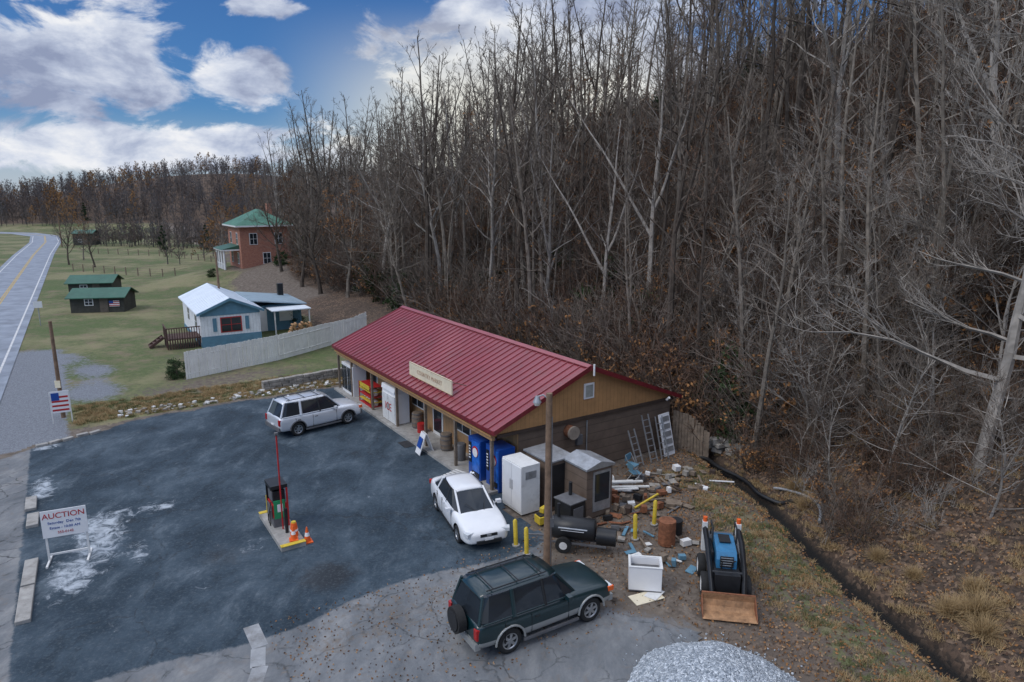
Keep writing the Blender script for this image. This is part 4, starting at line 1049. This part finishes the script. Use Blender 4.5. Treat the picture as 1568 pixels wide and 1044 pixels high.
def place(me,x,y,s,yaw,tilt=0,name='bare_tree'):
    o=bpy.data.objects.new(name,me); COL.objects.link(o); o.location=(x,y,TH(x,y)); o.scale=(s,s,s); o.rotation_euler=(tilt,0,yaw)
yard=tree(51,10,.22,.25,.36,16,7,5,fork=2,wander=.1,tr=.013).mesh('yard',[barkd,twm]); yard2=tree(52,11,.2,.25,.34,18,7,5,leaves=.25,fork=1,wander=.12,tr=.013).mesh('yard2',[bark,twr,dead])
for (mm,x,y,s,yw) in((yard,-79,122,.85,.3),(yard,-72,118,.75,2),(yard2,-82,131,.7,1),(yard,-31,92,1.1,1),(yard2,-27.5,90,1.15,4),(yard,-26,84,1.2,5),(yard2,-52,124,1,2),(yard,-22,78,1.25,2.2),(yard2,-18,74,1.1,.2),(yard,-42,119,1.2,.5)): place(mm,x,y,s,yw)
edge=tree(53,17,.22,.35,.27,20,7,5,fork=2,wander=.1,tr=.012).mesh('edge',[barkp,twm]); edge2=tree(54,16,.18,.3,.3,22,7,5,fork=1,lean=.2,wander=.09,tr=.012).mesh('edge2',[bark,twm])
for (mm,x,y,s,yw,t) in((edge,-13.5,72,1.05,.3,.05),(edge2,-11,66,1,2,-.1),(edge,-6.5,62,1.1,3,.06),(edge2,-9,60.5,.85,4,.15),(edge2,-16,80,1.1,1,.1),(edge,-2,56,1.05,5,.02),(edge2,2.5,50,1,2.5,-.04),(edge2,12,42,.9,.4,.06)): place(mm,x,y,s,yw,t)
big=tree(61,15,.24,.18,.42,20,9,6,fork=2,wander=.12,tr=.008,bw=.28,lowang=.15,droop=.02).mesh('big',[barkp,twp]); big2=tree(62,12,.12,.2,.4,20,9,6,wander=.12,tr=.007,bw=.28,lowang=.3).mesh('big2',[bark,twp])
slim=tree(63,11,.07,.2,.24,22,6,4,wander=.07,tr=.007,lean=.1).mesh('slim',[bark,twp])
brushy=tree(64,6.5,.06,.08,.5,22,8,5,wander=.14,tr=.0065,bw=.32,lowang=.25,fork=2).mesh('brushy',[barkp,twm])
for (mm,x,y,s,yw,t) in((big,16.4,22.5,1,.6,0),(big2,19,27,1.1,2,0),(big2,16.5,29,.9,3.5,.1),(big,23,33,1,2.4,0),(slim,12.6,27.5,.8,0,.05),(slim,13.6,31,1,2,-.1),(slim,15,26,.8,1,.1),(slim,17.5,31.5,1.1,3,.05),(slim,11.8,31.5,.7,4,.1),(slim,19,30,1.1,5,.1),(slim,13,35,1.1,5,-.05),(big2,14.5,38,1,1,.05),
    (brushy,14.2,24,.9,0,0),(brushy,16.5,25.5,1.1,2,.1),(brushy,15.5,20.5,.8,4,0),(brushy,18,24,1.2,1,0),(brushy,13.2,29,1,3,0),(brushy,17.5,28,1.2,5,0),(brushy,20.5,26,1.2,.4,0),(brushy,15.6,32,1.1,2.6,0),(brushy,19.5,32,1.3,4,0),(brushy,12.8,25.6,.7,1.3,0)): place(mm,x,y,s,yw,t)
def tuft(seed,n,h,mat):
    random.seed(seed); T=TM()
    for i in range(n):
        a=U(0,6.3); e=U(.35,1.45); d=Vector((math.cos(a)*math.cos(e),math.sin(a)*math.cos(e),math.sin(e))); p=Vector((random.gauss(0,.12),random.gauss(0,.12),-.02))
        pp=path(p,d,h*U(.6,1.1),4,.1,-.12); w=Vector((-d.y,d.x,0)).normalized()*.008; o=len(T.v)
        for q,c in enumerate(pp): T.v+=[c-w*(1-q*.2),c+w*(1-q*.2)]
        for q in range(4): T.f.append((o+2*q,o+2*q+1,o+2*q+3,o+2*q+2)); T.m.append(0)
    return T
straw=M('dry_grass',(.38,.27,.14),.9,.3,1.5,**S); gg=M('dull_green_grass',(.13,.14,.06),.9,.4,1.5,**S)
tf=tuft(71,700,.75,0).mesh('tf',[straw]); tg=tuft(72,110,.15,0).mesh('tg',[gg]); ts=tuft(73,120,.22,0).mesh('ts',[straw])
random.seed(5)
for (x,y,s) in((13.2,17.3,1.1),(12.6,17.6,.9),(12.1,20.6,.7),(12.6,19.4,.6),(11.4,24.6,.9),(11.6,26,.9),(12.5,22.5,.5),(14.0,16.2,.8),(11.4,28.2,.8),(12.9,16.6,.9),(13.6,18.1,.7)):
    o=bpy.data.objects.new('dry_grass_clump',tf); COL.objects.link(o); o.location=(x,y,TH(x,y)); o.scale=(s,s,s*.9); o.rotation_euler=(0,0,U(0,6))
it=[];it2=[]
for _ in range(9000):
    x=U(5,22); y=U(11,34); xp,yp=toL(x,y); d=xp-float(toe(yp))
    if d>-4 and d<-.9 and yp<-2 and vnoise(x,y,.6,5)>-.05:
        if R()<.6: (it if R()<.62 else it2).append((x,y,TH(x,y),U(0,6),U(.4,1.0),0))
    elif d>.3 and R()<.09 : it2.append((x,y,TH(x,y),U(0,6),U(.5,1.2),0))
    elif -1.1<d<.6 and yp<0 and R()<.5: it2.append((x,y,TH(x,y),U(0,6),U(.5,1.0),0)) if abs(d+.2)>.5 else None
for _ in range(1500):
    xp=U(-14,6); yp=U(20,24); x,y=W2(xp,yp); (it if R()<.5 else it2).append((x,y,TH(x,y),U(0,6),U(.5,1.2),0))
inst('grass_strip',tg,it); inst('dry_grass_tufts',ts,it2)
T=TM(); random.seed(8)
for _ in range(42000):
    x=U(.5,20); y=U(11,36); xp,yp=toL(x,y); d=xp-float(toe(yp))
    if xp<-1.5 or (yp>-.2 and xp<10.5): continue
    if xp<.2 and R()<.85: continue
    if d<-5 and R()<.6: continue
    if -.8<d<.35: continue
    T.leaf(Vector((x,y,max(TH(x,y),-.03)+.035)),U(.03,.055),random.choice([0,0,1,2]))
for _ in range(1500):
    xp,yp=U(-10,1),U(-9,-3.5); x,y=W2(xp,yp); T.leaf(Vector((x,y,.02)),U(.025,.045),random.choice([0,1,2]))
T.mesh('fl',[dead,M('tan_leaves',(.3,.2,.12),.9,.3,2,**S),M('brown_leaves',(.1,.06,.04),.9,.3,2,**S)])
o=bpy.data.objects.new('fallen_leaves',bpy.data.meshes['fl']); COL.objects.link(o)
v=B('bank_rubble',(0,0,0))
for _ in range(160):
    xp=U(-12,1); yp=20.3+U(-.2,1.0); x,y=W2(xp,yp); s=U(.06,.22); v.box((x,y,TH(x,y)+s*.3),(s,s*U(.7,1.3),s*.6),random.choice(['stone','white','conc']),rz=U(0,3),rx=U(-.3,.3))
v.done()

# ------------------------------------------------------------------ world
w=bpy.data.worlds.new('World'); scene.world=w; w.use_nodes=True; nt=w.node_tree
bg=nt.nodes['Background']
sundir=Vector((-.55,-.35,.75)).normalized()
sky=N(nt,'ShaderNodeTexSky'); sky.sky_type='NISHITA'; sky.sun_disc=False
sky.sun_elevation=math.asin(sundir.z); sky.sun_rotation=math.atan2(sundir.x,sundir.y)
sky.air_density=1.0; sky.dust_density=.6; sky.ozone_density=2.5
tc=N(nt,'ShaderNodeTexCoord'); sp=N(nt,'ShaderNodeSeparateXYZ'); nt.links.new(tc.outputs['Generated'],sp.inputs[0])
az=mth(nt,'ARCTAN2',sp.outputs[0],sp.outputs[1]); el=mth(nt,'ARCSINE',sp.outputs[2])
cmb=N(nt,'ShaderNodeCombineXYZ'); nt.links.new(az,cmb.inputs[0]); nt.links.new(mth(nt,'MULTIPLY',el,1.9),cmb.inputs[1])
fb1=noise_tex(nt,9,8,.62,cmb.outputs[0],.4); fb2=noise_tex(nt,11,7,.6,cmb.outputs[0],.2); fb3=noise_tex(nt,4,2,.5,cmb.outputs[0])
best=None
for (a,e,ra,re) in((-.56,.15,.17,.062),(-.36,.15,.075,.045),(-.50,.06,.33,.034),(.1,.17,.28,.20),(-.62,.24,.2,.03),(-.33,.235,.06,.018)):
    dx=mth(nt,'DIVIDE',mth(nt,'SUBTRACT',az,a),ra); dy=mth(nt,'DIVIDE',mth(nt,'SUBTRACT',el,e),re)
    f=mth(nt,'SUBTRACT',1,mth(nt,'SQRT',mth(nt,'ADD',mth(nt,'MULTIPLY',dx,dx),mth(nt,'MULTIPLY',dy,dy))))
    best=f if best is None else mth(nt,'MAXIMUM',best,f)
hi=mth(nt,'SUBTRACT',mth(nt,'MULTIPLY',sstep(nt,el,.33,.6),.6),.25)
hi2=mth(nt,'SUBTRACT',mth(nt,'MULTIPLY',sstep(nt,mth(nt,'ABSOLUTE',az),.7,1.2),.5),.45)
best=mth(nt,'MAXIMUM',best,mth(nt,'MAXIMUM',hi,hi2)); best=mth(nt,'MAXIMUM',best,-.6)
den=mth(nt,'ADD',best,mth(nt,'MULTIPLY',mth(nt,'SUBTRACT',fb1,.5),2.4))
msk=sstep(nt,den,-.02,.35)
cv=mth(nt,'ADD',fb2,mth(nt,'MULTIPLY',mth(nt,'SUBTRACT',fb3,.5),1.0))
cc=ramp(nt,cv,[(.34,(.28,.33,.48)),(.46,(.44,.50,.65)),(.58,(.66,.71,.82)),(.7,(.88,.89,.92))])
boost=mth(nt,'ADD',1,mth(nt,'MULTIPLY',sstep(nt,el,.32,.6),.9))  # clouds above the frame brightened to add fill light
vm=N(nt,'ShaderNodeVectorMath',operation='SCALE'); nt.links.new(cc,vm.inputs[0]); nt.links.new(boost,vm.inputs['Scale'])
skyc=mixc(nt,1.0,sky.outputs[0],(.10*.30,.10*.56,.10*.9),'MULTIPLY')
haze=sstep(nt,mth(nt,'ABSOLUTE',el),.12,.0)
skyc=mixc(nt,mth(nt,'MULTIPLY',haze,.6),skyc,(.66,.70,.78))
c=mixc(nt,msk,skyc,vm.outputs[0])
gl=mth(nt,'MULTIPLY',sstep(nt,mth(nt,'ABSOLUTE',mth(nt,'SUBTRACT',az,.02)),.38,.08),sstep(nt,mth(nt,'ABSOLUTE',el),.26,.1))
c=mixc(nt,mth(nt,'MULTIPLY',gl,.8),c,(.93,.9,.76))
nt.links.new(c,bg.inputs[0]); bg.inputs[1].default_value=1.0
sl=bpy.data.lights.new('fill_sun','SUN'); sl.energy=1.3; sl.angle=rad(30); sl.color=(1,.95,.88)  # soft light added from camera left for form; actual sun is behind the hill
so=bpy.data.objects.new('fill_sun',sl); COL.objects.link(so); so.rotation_euler=(-sundir).to_track_quat('-Z','Y').to_euler()

cam=bpy.data.cameras.new('camera'); co=bpy.data.objects.new('camera',cam); COL.objects.link(co)
cam.lens=24; cam.sensor_width=36; cam.clip_end=6000; cam.clip_start=.1
co.location=(0,0,12); co.rotation_euler=(rad(90-12),0,0); scene.camera=co
scene.view_settings.view_transform='Standard'; scene.view_settings.look='None'; scene.view_settings.exposure=0
